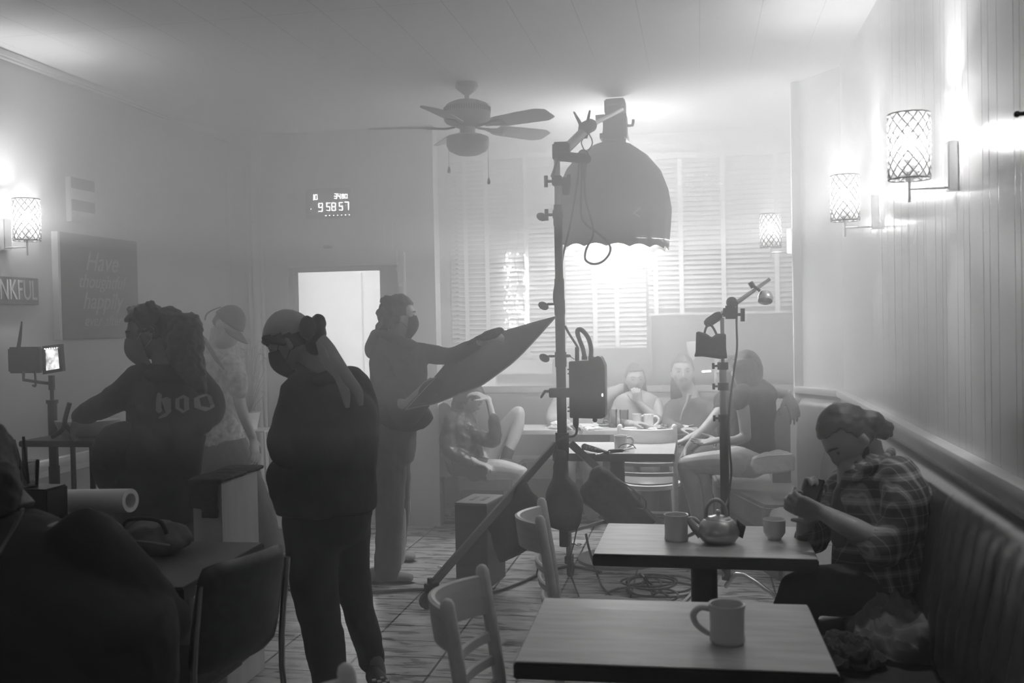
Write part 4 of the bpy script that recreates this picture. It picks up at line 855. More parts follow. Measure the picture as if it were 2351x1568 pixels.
# ================================================================== PEOPLE
for nm, g, r in (('skin', .38, .5), ('skin_dark', .2, .5), ('skin_mid', .26, .5), ('hair_dark', .03, .55), ('hair_mid', .07, .55), ('hoodie_black', .035, .85), ('denim', .08, .85), ('trousers_black', .022, .8), ('shirt_pale', .42, .85), ('mask_pale', .55, .7), ('mask_black', .03, .7), ('shoe_grey', .2, .6), ('sole_pale', .5, .6), ('jacket_shiny', .05, .35), ('shorts_pale', .5, .8), ('tee_dark', .045, .8), ('bandana', .42, .8), ('mask_mid', .4, .7), ('eye_dark', .03, .3), ('lip', .2, .5)): mat(nm, g, r, scale=14, var=g*.12, bump=.12 if 'hair' not in nm else .5)
RH = Vector((RGT.x, RGT.y, 0)).normalized(); FH = Vector((FWD.x, FWD.y, 0)).normalized()
def J(p): return PY(p[0], p[1], p[2]) if len(p) == 3 else Vector(p[0])
def sec(p, hw, hd, tilt=0., turn=0.):
    """section at px point p with half width, half depth; tilt rolls it in the picture plane, turn yaws it"""
    R = Matrix.Rotation(math.radians(turn), 3, 'Z'); a = R @ RH; b = R @ FH; T = Matrix.Rotation(math.radians(tilt), 3, b)
    return (J(p), (T @ a)*hw, b*hd)
def limb(bm, pts, rs, n=4, seg=14): tube(bm, [J(p) for p in pts], rs, seg, n, dome=True)
def head(bm, c, fwd, up=(0,0,1), s=1., neck=None, nr=.052):
    """a head with brow, sockets, nose, lips, chin and ears; c the centre of the skull"""
    y = Vector(fwd).normalized(); x = y.cross(Vector(up)).normalized(); z = x.cross(y); R = Matrix((x, y, z)).transposed()
    t = bmesh.new(); bmesh.ops.create_uvsphere(t, u_segments=56, v_segments=40, radius=1)
    g = lambda v, m, w: math.exp(-((v-m)/w)**2)
    for v in t.verts:
        X, Y_, Z = v.co; fx = X*.074; fy = Y_*.094; fz = Z*.118
        if Z < 0: k = 1-.30*(-Z)**1.4; fx *= k; fy *= (1-.10*(-Z)) if Y_ > 0 else (1-.35*(-Z))
        if Y_ > 0:
            front = Y_**2; fy += front*(-.006)
            fy += .007*g(Z, .22, .13)*g(X, 0, .8)*front                                # brow
            fy -= .010*g(Z, .06, .11)*(g(X, .42, .2)+g(X, -.42, .2))*front              # sockets
            fy += .004*g(Z, .06, .06)*(g(X, .42, .14)+g(X, -.42, .14))*front            # eyeballs under lids
            r_ = min(1, max(0, (.12-Z)/.38)); fy += (.006+.020*r_)*g(X, 0, .13+.07*r_)*(1 if Z > -.27 else math.exp(-((Z+.27)/.05)**2))*(1 if Z < .12 else math.exp(-((Z-.12)/.15)**2))
            fy += .007*g(Z, -.44, .05)*g(X, 0, .28)*front+.007*g(Z, -.54, .05)*g(X, 0, .24)*front-.004*g(Z, -.49, .02)*g(X, 0, .3)*front
            fy += .012*g(Z, -.80, .16)*g(X, 0, .4); fx += (.004 if X > 0 else -.004)*g(Z, -.10, .2)*g(abs(X), .7, .25)
        v.co = R @ Vector((fx, fy, fz))*s+Vector(c)
    merge(bm, t)
    for k in (1, -1): ell(bm, Vector(c)+R @ Vector((k*.076, -.008, -.006))*s, .010*s, .018*s, .031*s, R, 12)
    if neck is not None: tube(bm, [Vector(c)+R @ Vector((0, -.028, -.05))*s, Vector(c).lerp(J(neck), .62)+R @ Vector((0, -.012, 0)), J(neck)], [nr*1.02, nr, nr*1.25], 16, 4)
    return R
def face_bits(par, c, R, s=1., brow=True, eyes=True, lips=True, mou=False, hm='hair_dark', ks=(1, -1)):
    c = Vector(c)
    for k in ks:
        if eyes: bm = bmesh.new(); ell(bm, c+R @ Vector((k*.031, .0785, .006))*s, .0120*s, .005*s, .0055*s, R, 10); mesh_obj('eye', bm, 'eye_dark', par)
        if brow: bm = bmesh.new(); tube(bm, [c+R @ Vector((k*a, b, d))*s for a, b, d in ((.012, .092, .026), (.03, .087, .031), (.048, .072, .026))], [.003*s, .0045*s, .002*s], 8, 3, dome=True); mesh_obj('eyebrow', bm, hm, par)
    if lips: bm = bmesh.new(); tube(bm, [c+R @ Vector((a, b, -.057))*s for a, b in ((-.022, .082), (0, .093), (.022, .082))], [.002*s, .0055*s, .002*s], 8, 3, dome=True); mesh_obj('lips', bm, 'lip', par)
    if mou: bm = bmesh.new(); tube(bm, [c+R @ Vector((a, b, d))*s for a, b, d in ((-.030, .078, -.054), (-.015, .092, -.044), (0, .097, -.042), (.015, .092, -.044), (.030, .078, -.054))], [.003*s, .006*s, .005*s, .006*s, .003*s], 8, 3, dome=True); mesh_obj('moustache', bm, hm, par)
def hand(bm, w, d, n, curl=.5, thumb=1, s=1., spread=.08, curls=None):
    """palm and five fingers: w wrist, d towards the fingers, n out of the palm; thumb +1 on d x n side"""
    w = J(w) if not isinstance(w, Vector) else w; d = Vector(d).normalized(); n = Vector(n); n = (n-d*n.dot(d)).normalized(); sd = d.cross(n).normalized()*thumb
    loft(bm, [(w-d*.02*s, sd*.026*s, n*.020*s), (w+d*.02*s, sd*.032*s, n*.017*s), (w+d*.06*s, sd*.041*s, n*.015*s), (w+d*.088*s, sd*.040*s, n*.012*s)], 16, 3, .4)
    for i, (o, L) in enumerate(((.030, .92), (.011, 1.), (-.009, .95), (-.028, .76))):
        p = w+d*(.086-.004*abs(i-1))*s+sd*o*s; c = (curls[i] if curls else curl*(1+.12*i)); dd = (d+sd*spread*(1.5-i)).normalized(); pts = [p-dd*.012*s, p]; a = c*.6
        for k, l in enumerate((.044, .027, .021)):
            v = (dd*math.cos(a)+n*math.sin(a)).normalized(); p = p+v*l*L*s; pts.append(p); a += c
        tube(bm, pts, [.0098*s, .0098*s, .0088*s, .008*s, .0068*s], 8, 2, dome=True)
    p = w+d*.022*s+sd*.026*s; td = (sd*.75+d*.62+n*.25).normalized(); t2 = (td*.7+d*.5+n*.25*(.5+curl)).normalized()
    tube(bm, [p-td*.01*s, p+td*.036*s, p+td*.036*s+t2*.032*s, p+td*.036*s+t2*.055*s], [.0135*s, .0115*s, .0095*s, .0075*s], 8, 2, dome=True)
def body_obj(t, bm, m='skin', vox=.0065): o = mesh_obj('body', bm, m, t); remesh(o, vox, 2); return o
def cloth(name, t, bm, m, wr=.014, ws=.07, vox=.010): return soft(name, bm, m, t, vox, 5, wr, ws)
def person(label, at): return thing('person', label, 'person', J(at)[:])
def cap_hair(bm, c, R, s=1., z0=-.02, k=1.09, back=.0, cut=.35):
    """hair shell over the skull, open at the face"""
    t = bmesh.new(); bmesh.ops.create_uvsphere(t, u_segments=40, v_segments=28, radius=1); dead = []
    for v in t.verts:
        X, Y_, Z = v.co
        if Y_ > cut and Z < .42+.2*(Y_-cut): dead.append(v)
        elif Z < (-.35 if Y_ < .1 else -.05): dead.append(v)
        kk = k*(1+.03*noise.noise(Vector((X, Y_, Z))*4)); v.co = R @ Vector((X*.078*kk, Y_*.098*kk-.004, Z*.121*kk+.004))*s+Vector(c)
    bmesh.ops.delete(t, geom=dead, context='VERTS'); e = bmesh.ops.extrude_face_region(t, geom=t.faces[:])
    vs = [q for q in e['geom'] if isinstance(q, bmesh.types.BMVert)]
    for v in vs: v.co = Vector(c)+(v.co-Vector(c))*.9
    merge(bm, t)
def mask_bm(c, R, s=1., z0=-.02, z1=-.115):
    """a face mask over nose and chin: shell pushed out from the lower face"""
    bm = bmesh.new(); rows = []
    for i in range(9):
        v = i/8; z = z0+(z1-z0)*v; row = []
        for j in range(15):
            u = j/14*2-1; a = u*1.15; w_ = .073*(1-.25*v); dpt = .100+.022*math.sin(PI*min(1, v*1.05))*(1-u*u)-.035*v*v
            row.append(bm.verts.new(Vector(c)+R @ Vector((math.sin(a)*w_*1.06, math.cos(a)*dpt*(.92 if abs(u) > .9 else 1)-.0, z+.012*(1-u*u)*(1-2*v)))*s))
        rows.append(row)
    for a, b in zip(rows, rows[1:]):
        for j in range(14): bm.faces.new((a[j], a[j+1], b[j+1], b[j]))
    bmesh.ops.solidify(bm, geom=bm.faces[:], thickness=.004)
    for k in (1, -1):
        tube(bm, [Vector(c)+R @ Vector(q)*s for q in ((k*.07, .05, z0-.005), (k*.077, .02, .012), (k*.080, -.018, .02), (k*.078, -.02, -.015), (k*.07, .03, -.06))], .0018, 6, 4)
    return bm
def shoe(t, heel, toe, h=.09, m='shoe_grey', sole='sole_pale'):
    a, b = Vector(heel), Vector(toe); d = (b-a); L = d.length; d.normalize(); s = d.cross(V(0,0,1)).normalized(); u = V(0,0,1)
    bm = bmesh.new(); loft(bm, [(a+u*.05, s*.034, u*.045), (a+d*L*.3+u*.052, s*.04, u*.045), (a+d*L*.62+u*.04, s*.046, u*.030), (a+d*L*.92+u*.032, s*.036, u*.022)], 18, 4, .6)
    sh = mesh_obj('shoe', bm, m, t); bm = bmesh.new()
    out = [(-.03, 0), (-.01, .034), (.3*L, .04), (.65*L, .050), (.9*L, .044), (L, .022), (L+.012, 0)]; poly = out+[(x, -y) for x, y in out[::-1][1:-1]]
    M = basis(a, d, y=s); prism(bm, poly, 0, .024, M, .005); mesh_obj('sole', bm, sole, sh); return sh

# ---- woman in the bandana, standing with her head bowed, facing left
Yb = 4.0; t = person('standing woman in black wearing a pale bandana and black mask, head bowed', (760, 1140, Yb)); t.location.z = 0
hc = J((668, 785, Yb)); fw = (-RH*.90+FH*.05+V(0, 0, -.42)).normalized(); up = V(0,0,1)-RH*.42
bm = bmesh.new(); R = head(bm, hc, fw, up, 1.05, (742, 868, Yb+.02), .056)
loft(bm, [sec((745, 880, Yb), .10, .08), sec((765, 980, Yb), .14, .11), sec((765, 1100, Yb), .15, .11), sec((762, 1180, Yb), .15, .11)], 20, 3)
limb(bm, [(735, 1180, Yb-.03), (742, 1390, Yb-.06), (765, 1600, Yb-.02)], [.075, .055, .04]); limb(bm, [(790, 1180, Yb+.08), (822, 1370, Yb+.1), (868, 1548, Yb+.22)], [.075, .05, .038])
limb(bm, [(700, 900, Yb-.10), (672, 1010, Yb-.10), (690, 1090, Yb-.02)], [.045, .04, .03]); hand(bm, J((690, 1090, Yb-.02)), (.6, .1, -.4), (.3, 1, 0), .9, 1)
limb(bm, [(820, 900, Yb+.1), (800, 1020, Yb+.16), (700, 1080, Yb+.1)], [.045, .04, .03]); hand(bm, J((700, 1080, Yb+.08)), (-1, .1, -.1), (0, 0, -1), .6, -1)
body_obj(t, bm, 'skin_dark')
face_bits(t, hc, R, 1.05, lips=False)
bm = bmesh.new()
loft(bm, [sec((728, 858, Yb), .075, .075, 8), sec((744, 872, Yb), .125, .12, 10), sec((757, 905, Yb), .175, .17, 6), sec((757, 950, Yb+.0), .205, .19, 4), sec((752, 1000, Yb), .218, .195), sec((750, 1060, Yb), .215, .19), sec((746, 1110, Yb), .218, .19), sec((748, 1155, Yb), .216, .19), sec((748, 1170, Yb), .214, .19)], 28, 4, .15)
limb(bm, [(685, 900, Yb-.12), (655, 975, Yb-.16), (640, 1012, Yb-.2), (650, 1050, Yb-.2)], [.075, .062, .05, .045])
limb(bm, [(712, 885, Yb-.1), (672, 940, Yb-.14), (650, 1000, Yb-.16)], [.06, .07, .05]); limb(bm, [(645, 1065, Yb-.1), (638, 1095, Yb-.1), (650, 1150, Yb-.06)], [.04, .05, .05])
limb(bm, [(805, 885, Yb+.05), (832, 950, Yb+.1), (838, 1030, Yb+.1)], [.085, .075, .06])
cloth('jacket', t, bm, 'hoodie_black', .02, .11)
bm = bmesh.new(); loft(bm, [sec((700, 838, Yb-.0), .05, .06, 30), sec((722, 862, Yb), .085, .085, 22), sec((740, 880, Yb), .11, .10, 14)], 22, 4, .2); limb(bm, [(672, 866, Yb-.04), (700, 880, Yb-.09), (735, 876, Yb-.12), (768, 858, Yb-.04), (775, 838, Yb+.06)], [.022, .03, .035, .035, .03]); cloth('hood', t, bm, 'hoodie_black', .016, .07)
bm = bmesh.new()
loft(bm, [sec((752, 1120, Yb), .185, .16), sec((752, 1180, Yb), .19, .165), sec((748, 1235, Yb), .168, .15)], 24, 4, .3)
limb(bm, [(712, 1190, Yb-.05), (718, 1300, Yb-.08), (732, 1400, Yb-.08), (742, 1460, Yb-.05), (765, 1610, Yb)], [.118, .108, .092, .088, .072], 6)
limb(bm, [(795, 1190, Yb+.06), (800, 1290, Yb+.08), (822, 1390, Yb+.10), (838, 1450, Yb+.15), (855, 1520, Yb+.22)], [.112, .098, .072, .068, .06], 6)
cloth('trousers', t, bm, 'trousers_black', .02, .13)
shoe(t, J((868, 1585, Yb+.25))*1, J((868, 1585, Yb+.25))+V(.10, -.2, 0)) if 0 else None
f0 = PZ(862, 1588, 0); shoe(t, (f0.x-.03, f0.y+.06, 0), (f0.x+.10, f0.y-.15, 0), m='mask_black'); sh = t.children[-1]
bm = bmesh.new()
for i in range(5):
    for j in range(4):
        if (i+j) % 2 == 0:
            d_ = V(.53, -.85, 0); s_ = V(.85, .53, 0); p = V(f0.x-.03, f0.y+.06, 0)+d_*(.14+.018*i)+s_*(-.028+.018*j); box(bm, -.008, .008, -.008, .008, -.003, .003, 0, basis((p.x, p.y, .083-.006*i-.002*(j-1.5)**2), d_, y=s_))
mesh_obj('checks', bm, 'sole_pale', sh, smooth=False)
f1 = PZ(765, 1655, 0); shoe(t, (f1.x+.02, f1.y+.05, 0), (f1.x-.06, f1.y-.18, 0), m='mask_black')
mesh_obj('mask', mask_bm(hc, R, 1.07, -.012, -.125), 'mask_black', t)
bm = bmesh.new(); cap_hair(bm, hc, R, 1.05, k=1.05, cut=.45); ell(bm, J((706, 752, Yb-.07)), .035, .035, .05); ell(bm, J((731, 742, Yb-.02)), .032, .035, .042); ell(bm, J((736, 765, Yb-.03)), .025, .03, .035); ell(bm, J((722, 790, Yb-.02)), .04, .04, .05)
tube(bm, [hc+R @ V(a, b_, .048) for a, b_ in ((-.066, .055), (-.035, .084), (0, .093), (.035, .084), (.066, .055))], [.016, .018, .019, .018, .016], 10, 3, dome=True); tube(bm, [hc+R @ V(.078, y_, z_) for y_, z_ in ((.075, .055), (.05, .01), (.03, -.03))], [.02, .022, .012], 10, 3, dome=True); tube(bm, [hc+R @ V(-.082, y_, z_) for y_, z_ in ((.07, .055), (.045, .03), (.0, .0))], [.016, .016, .012], 10, 3, dome=True)
o = soft('hair', bm, 'hair_dark', t, .007, 2, .008, .02)
bm = bmesh.new(); tt = bmesh.new(); bmesh.ops.create_uvsphere(tt, u_segments=40, v_segments=28, radius=1); dead = []
for v in tt.verts:
    X, Y_, Z = v.co
    if Z < .18+.28*Y_ or Y_ < -.9: dead.append(v)
    v.co = R @ V(X*.090, Y_*.110-.003, Z*.133+.003)*1.05+hc
bmesh.ops.delete(tt, geom=dead, context='VERTS'); merge(bm, tt); o = mesh_obj('bandana', bm, 'bandana', t); md = o.modifiers.new('s', 'SOLIDIFY'); md.thickness = .004; wrinkle(o, .006, .03)
for q, w0 in ((((737, 775), (755, 800), (775, 835), (800, 870), (822, 900), (829, 931)), .026), (((735, 782), (752, 830), (778, 860), (792, 900), (798, 936)), .024)):
    bm = bmesh.new(); tube(bm, [PY(x, y, Yb-.12-.05*min(1, max(0, (y-780)/60))) for x, y in q], [.02, w0*1.0, w0*1.1, w0*.95, w0*.8, .008], 12, 5, flat=.3, ref=FH); o = mesh_obj('bandana_tail', bm, 'bandana', t)

# ---- woman holding the reflector, facing right
Yr = 5.8; t = person('woman in dark hoodie and jeans holding up the dark reflector panel', (905, 1000, Yr)); t.location.z = 0
hc = J((917, 727, Yr)); fw = (RH*.95+FH*.30+V(0,0,-.02)).normalized()
bm = bmesh.new(); R = head(bm, hc, fw, V(0,0,1), 1.02, (908, 790, Yr), .052)
loft(bm, [sec((908, 800, Yr), .11, .08), sec((908, 880, Yr), .13, .12), sec((905, 980, Yr), .12, .12), sec((905, 1030, Yr), .13, .12)], 18, 3)
limb(bm, [(900, 1040, Yr-.05), (900, 1180, Yr-.06), (892, 1320, Yr-.05)], [.075, .055, .04]); limb(bm, [(910, 1040, Yr+.08), (915, 1170, Yr+.15), (916, 1285, Yr+.35)], [.07, .05, .04])
limb(bm, [(950, 815, Yr+.08), (1030, 818, Yr+.0), (1100, 785, Yr-.12)], [.04, .035, .028]); hand(bm, J((1104, 782, Yr-.13)), RH*1+V(0,0,.5), FH*-.2+V(0,0,-1), .9, 1)
limb(bm, [(880, 830, Yr-.12), (920, 930, Yr-.22), (960, 905, Yr-.30)], [.045, .04, .028]); hand(bm, J((962, 903, Yr-.3)), RH*.9+V(0,0,.6), FH, .9, -1)
body_obj(t, bm, 'skin'); face_bits(t, hc, R, 1.02, lips=False)
bm = bmesh.new()
loft(bm, [sec((908, 778, Yr), .085, .09), sec((912, 800, Yr), .155, .13), sec((915, 850, Yr), .175, .16), sec((917, 920, Yr), .165, .16), sec((920, 965, Yr), .16, .155), sec((922, 980, Yr), .15, .145)], 26, 4, .2)
limb(bm, [(950, 812, Yr+.06), (985, 812, Yr+.05), (1030, 818, Yr), (1062, 806, Yr-.06), (1095, 787, Yr-.12)], [.075, .062, .055, .048, .035], 6)
limb(bm, [(882, 835, Yr-.1), (895, 890, Yr-.16), (930, 955, Yr-.22), (962, 930, Yr-.28), (985, 895, Yr-.3), (1008, 880, Yr-.3)], [.075, .07, .068, .055, .048, .035], 6); limb(bm, [(940, 960, Yr), (975, 955, Yr-.05), (968, 975, Yr-.1)], [.07, .055, .03])
cloth('hoodie', t, bm, 'hoodie_black', .02, .09)
bm = bmesh.new(); limb(bm, [(862, 768, Yr-.06), (853, 795, Yr-.04), (850, 812, Yr)], [.03, .045, .03]); limb(bm, [(858, 762, Yr-.03), (885, 768, Yr-.10), (920, 782, Yr-.12), (948, 790, Yr-.04)], [.018, .03, .032, .025]); limb(bm, [(858, 770, Yr), (875, 790, Yr+.1), (930, 790, Yr+.12)], [.03, .04, .03]); cloth('hood', t, bm, 'hoodie_black', .012, .05)
bm = bmesh.new()
loft(bm, [sec((905, 970, Yr), .135, .14), sec((903, 1020, Yr), .14, .15), sec((900, 1060, Yr), .135, .14)], 22, 3, .3)
limb(bm, [(897, 1050, Yr-.05), (896, 1150, Yr-.08), (892, 1240, Yr-.06), (890, 1305, Yr-.05)], [.105, .088, .082, .082], 5)
limb(bm, [(908, 1050, Yr+.08), (912, 1150, Yr+.16), (912, 1220, Yr+.28), (906, 1268, Yr+.38)], [.098, .078, .068, .066], 5)
cloth('jeans', t, bm, 'denim', .014, .09)
a = PZ(852, 1338, 0); shoe(t, (a.x, a.y, 0), (a.x+.27, a.y+.03, 0)); a = PZ(880, 1290, 0); shoe(t, (a.x-.02, a.y, 0), (a.x+.22, a.y+.04, 0))
mesh_obj('mask', mask_bm(hc, R, 1.04, -.004, -.12), 'mask_black', t)
bm = bmesh.new(); cap_hair(bm, hc, R, 1.02, k=1.10, cut=.42)
random.seed(2)
for k in range(24): ell(bm, hc+R @ V(random.uniform(-.08, .08), random.uniform(-.13, -.06), random.uniform(-.07, .11)), .022, .022, .022, seg=8)
for x, y, r in ((888, 688, .028), (880, 745, .035), (872, 752, .03), (890, 755, .035), (879, 712, .03), (877, 730, .03)): ell(bm, J((x, y, Yr-.02)), r, r, r)
soft('hair', bm, 'hair_dark', t, .008, 1, .014, .022)
# reflector
rf = thing('reflector', 'large dark oval fabric reflector panel tilted towards the booth', 'reflector', J((1100, 840, Yr-.2))[:])
def refl_pts():
    top = [(930, 941), (975, 893), (1005, 858), (1040, 818), (1075, 785), (1110, 772), (1165, 758), (1220, 742), (1276, 727)]
    bot = [(930, 941), (960, 934), (1003, 925), (1060, 902), (1102, 886), (1140, 860), (1175, 834), (1215, 795), (1276, 727)]
    return top, bot
top_, bot_ = refl_pts(); bm = bmesh.new(); rows = []
TT = smoothpath([V(x, y, 0) for x, y in top_], 4); BB = smoothpath([V(x, y, 0) for x, y in bot_], 4)
for i, (a, b) in enumerate(zip(TT, BB)):
    u = i/(len(TT)-1); rows.append([bm.verts.new(PY(a.x*(1-v)+b.x*v, a.y*(1-v)+b.y*v, Yr-.38+.36*u+(.55*(1-v)-.1)*math.sin(PI*min(max(u, .02), .98)))) for v in (0, .15, .3, .5, .7, .85, 1)])
for a, b in zip(rows, rows[1:]):
    for j in range(6): bm.faces.new((a[j], a[j+1], b[j+1], b[j]))
bmesh.ops.remove_doubles(bm, verts=bm.verts[:], dist=.0008)
o = mesh_obj('fabric', bm, 'black_fabric', rf); md = o.modifiers.new('s', 'SOLIDIFY'); md.thickness = .004
bm = bmesh.new(); edge = [PY(p.x, p.y, Yr-.38+.36*i/(len(TT)-1)+.45*math.sin(PI*min(max(i/(len(TT)-1), .02), .98))) for i, p in enumerate(TT)]; tube(bm, edge, .004, 8)
edge = [PY(p.x, p.y, Yr-.38+.36*i/(len(BB)-1)-.1*math.sin(PI*min(max(i/(len(BB)-1), .02), .98))) for i, p in enumerate(BB)]; tube(bm, edge, .004, 8); mesh_obj('rim_hoop', bm, 'grey_plastic', rf)
bm = bmesh.new(); e = [PY(x, y, Yr-.40) for x, y in ((933, 938), (975, 893), (1001, 866))]; tube(bm, e, .0025, 6); tube(bm, [PY(976, 876, Yr-.42), PY(998, 867, Yr-.42)], .004, 6); mesh_obj('bright_rod', bm, 'sole_pale', rf)
bm = bmesh.new(); loft(bm, [sec((1075, 790, Yr-.3), .02, .02), sec((1105, 768, Yr-.3), .03, .035, -20), sec((1140, 755, Yr-.3), .03, .035, -20), sec((1155, 764, Yr-.3), .012, .02)], 14, 3); ell(bm, J((1126, 768, Yr-.3)), .075, .04, .028, Matrix.Rotation(-.35, 3, 'Y'))
tag(soft('glove', bm, 'black_fabric', None, .008, 3, .008, .03), 'black work glove gripping the upper edge of the reflector', 'glove')

# ---- woman in the hoodie, back to the camera
Yh = 4.25; t = person('woman with a ponytail in a black hoodie with pale back lettering, leaning left', (380, 1150, Yh)); t.location.z = 0
hc = J((342, 765, Yh)); fw = (-RH*.88-FH*.30+V(0,0,-.22)).normalized()
bm = bmesh.new(); R = head(bm, hc, fw, V(0,0,1)-RH*.2, 1.04, (385, 845, Yh), .056)
loft(bm, [sec((388, 860, Yh), .13, .09), sec((385, 950, Yh), .15, .11), sec((370, 1060, Yh), .14, .11), sec((365, 1170, Yh), .16, .12)], 20, 3)
limb(bm, [(345, 1180, Yh), (352, 1380, Yh-.1), (355, 1560, Yh)], [.08, .055, .04]); limb(bm, [(400, 1180, Yh+.1), (402, 1380, Yh+.1), (402, 1540, Yh+.12)], [.08, .055, .04])
limb(bm, [(318, 880, Yh-.05), (242, 935, Yh-.0), (178, 962, Yh+.15)], [.05, .042, .03]); hand(bm, J((176, 962, Yh+.15)), (-.5, .3, -.75), (0, .6, -.6), .45, -1)
limb(bm, [(455, 880, Yh+.05), (492, 930, Yh+.12), (468, 985, Yh+.02)], [.05, .042, .03]); hand(bm, J((468, 984, Yh+.02)), (-.9, .0, -.3), (0, .5, -.8), .3, 1)
body_obj(t, bm, 'skin_dark'); face_bits(t, hc, R, 1.04, lips=False)
bm = bmesh.new()
loft(bm, [sec((392, 838, Yh), .085, .085), sec((385, 862, Yh), .155, .12), sec((386, 900, Yh), .185, .14), sec((385, 960, Yh), .185, .14), sec((380, 1020, Yh), .178, .14), sec((372, 1080, Yh), .18, .145), sec((370, 1120, Yh), .175, .145)], 28, 4, .2)
limb(bm, [(325, 872, Yh-.04), (282, 905, Yh-.04), (240, 930, Yh), (208, 945, Yh+.06), (182, 955, Yh+.12)], [.085, .075, .062, .055, .042], 6)
limb(bm, [(445, 872, Yh+.02), (474, 898, Yh+.06), (493, 930, Yh+.12), (480, 958, Yh+.06), (462, 978, Yh)], [.075, .062, .055, .052, .042], 6)
hd = cloth('hoodie', t, bm, 'hoodie_black', .022, .09)
bm = bmesh.new(); limb(bm, [(345, 862, Yh-.1), (385, 858, Yh-.15), (430, 862, Yh-.08), (440, 850, Yh+.05)], [.03, .045, .04, .03]); cloth('hood', t, bm, 'hoodie_black', .014, .06)
bm = bmesh.new(); loft(bm, [sec((372, 1060, Yh), .165, .14), sec((352, 1130, Yh), .215, .17), sec((348, 1190, Yh), .225, .175)], 26, 4, .3); limb(bm, [(300, 985, Yh-.1), (262, 1010, Yh-.12), (250, 1060, Yh-.1), (270, 1130, Yh-.05)], [.04, .07, .08, .07]); cloth('skirt', t, bm, 'hoodie_black', .03, .12)
bm = bmesh.new(); limb(bm, [(340, 1180, Yh), (350, 1380, Yh-.05), (355, 1590, Yh)], [.105, .085, .075]); limb(bm, [(400, 1180, Yh+.1), (404, 1380, Yh+.1), (402, 1560, Yh+.12)], [.10, .08, .07]); cloth('trousers', t, bm, 'trousers_black', .02, .12)
for x, y in ((355, 1618), (402, 1590)): a = PZ(x, y, 0); shoe(t, (a.x+.02, a.y-.05, 0), (a.x-.12, a.y+.16, 0), m='mask_black')
mesh_obj('mask', mask_bm(hc, R, 1.08, -.012, -.13), 'mask_mid', t)
bm = bmesh.new(); cap_hair(bm, hc, R, 1.04, k=1.10, cut=.5); ell(bm, J((388, 735, Yh)), .07, .07, .065); ell(bm, J((400, 775, Yh-.02)), .055, .06, .075); random.seed(4)
for k in range(26): ell(bm, hc+R @ V(random.uniform(-.06, .06), random.uniform(-.06, .07), .125+random.uniform(-.012, .01)), .014, .014, .014, seg=8)
o = soft('hair', bm, 'hair_mid', t, .008, 1, .016, .02)
bm = bmesh.new(); loft(bm, [sec((392, 720, Yh-.03), .05, .05), sec((418, 738, Yh-.05), .075, .07, -20), sec((424, 780, Yh-.08), .085, .07, -8), sec((428, 830, Yh-.12), .08, .06), sec((447, 868, Yh-.15), .05, .04), sec((464, 900, Yh-.14), .022, .02)], 20, 5, .6)
soft('ponytail', bm, 'hair_mid', t, .008, 1, .034, .028)
# blackletter print
def quads(bm, polys, th=.003):
    for q in polys:
        p = [PY(x, y, Yh-.16) for x, y in q]; f = bm.faces.new([bm.verts.new(v) for v in p])
Hq = [[(360, 901), (366, 907), (366, 944), (360, 950), (354, 944), (359, 940), (359, 908), (356, 905)], [(366, 916), (376, 912), (383, 917), (383, 946), (374, 958), (360, 962), (359, 960), (370, 954), (377, 944), (377, 920), (371, 917), (366, 920)]]
def oq(x): return [[(x, 918), (x+7, 913), (x+7, 944), (x, 940)], [(x+7, 913), (x+14, 909), (x+22, 917), (x+22, 922), (x+14, 916), (x+7, 919)], [(x+15, 917), (x+22, 920), (x+22, 944), (x+15, 947)], [(x, 940), (x+7, 938), (x+14, 945), (x+22, 941), (x+22, 944), (x+12, 952)]]
bm = bmesh.new(); quads(bm, Hq+oq(391)+oq(420))
bmesh.ops.triangulate(bm, faces=bm.faces[:]); bmesh.ops.subdivide_edges(bm, edges=bm.edges[:], cuts=3, use_grid_fill=True); mat('print', .34, .8)
o = mesh_obj('back_lettering', bm, 'print', hd, smooth=False)
sw = o.modifiers.new('wrap', 'SHRINKWRAP'); sw.target = hd; sw.wrap_method = 'PROJECT'; sw.use_project_y = True; sw.use_positive_direction = True; sw.use_negative_direction = True; sw.offset = .006

# ---- man in the cap
Yc = 5.85; t = person('man in a dark cap and pale printed T-shirt looking down, behind the half wall', (515, 1000, Yc)); t.location.z = 0
hc = J((522, 748, Yc)); fw = (RH*.72-FH*.35+V(0,0,-.60)).normalized()
bm = bmesh.new(); R = head(bm, hc, fw, V(0,0,1)+RH*.5, 1.0, (490, 812, Yc), .055)
loft(bm, [sec((495, 815, Yc), .12, .10), sec((510, 900, Yc), .13, .13), sec((510, 1010, Yc), .12, .13), sec((512, 1060, Yc), .14, .13)], 18, 3)
limb(bm, [(538, 840, Yc-.14), (552, 930, Yc-.16), (580, 1005, Yc-.12)], [.048, .036, .026]); hand(bm, J((581, 1008, Yc-.12)), (.15, -.05, -1), (-.9, .3, 0), .35, 1)
limb(bm, [(470, 840, Yc+.14), (465, 930, Yc+.2), (500, 1000, Yc+.1)], [.045, .036, .028]); hand(bm, J((500, 1000, Yc+.1)), (.6, .3, -.7), (0, 1, 0), .5, -1)
limb(bm, [(540, 1070, Yc), (600, 1190, Yc+.05), (625, 1325, Yc+.12)], [.085, .06, .045]); limb(bm, [(490, 1070, Yc), (480, 1200, Yc), (480, 1340, Yc)], [.085, .06, .045])
body_obj(t, bm, 'skin'); face_bits(t, hc, R, 1.0, lips=False)
bm = bmesh.new(); loft(bm, [sec((490, 795, Yc), .075, .09, 20), sec((498, 822, Yc), .13, .16, 10), sec((508, 880, Yc), .14, .18, 5), sec((508, 950, Yc), .125, .16), sec((510, 1000, Yc), .135, .16), sec((512, 1022, Yc), .13, .16)], 26, 4, .15)
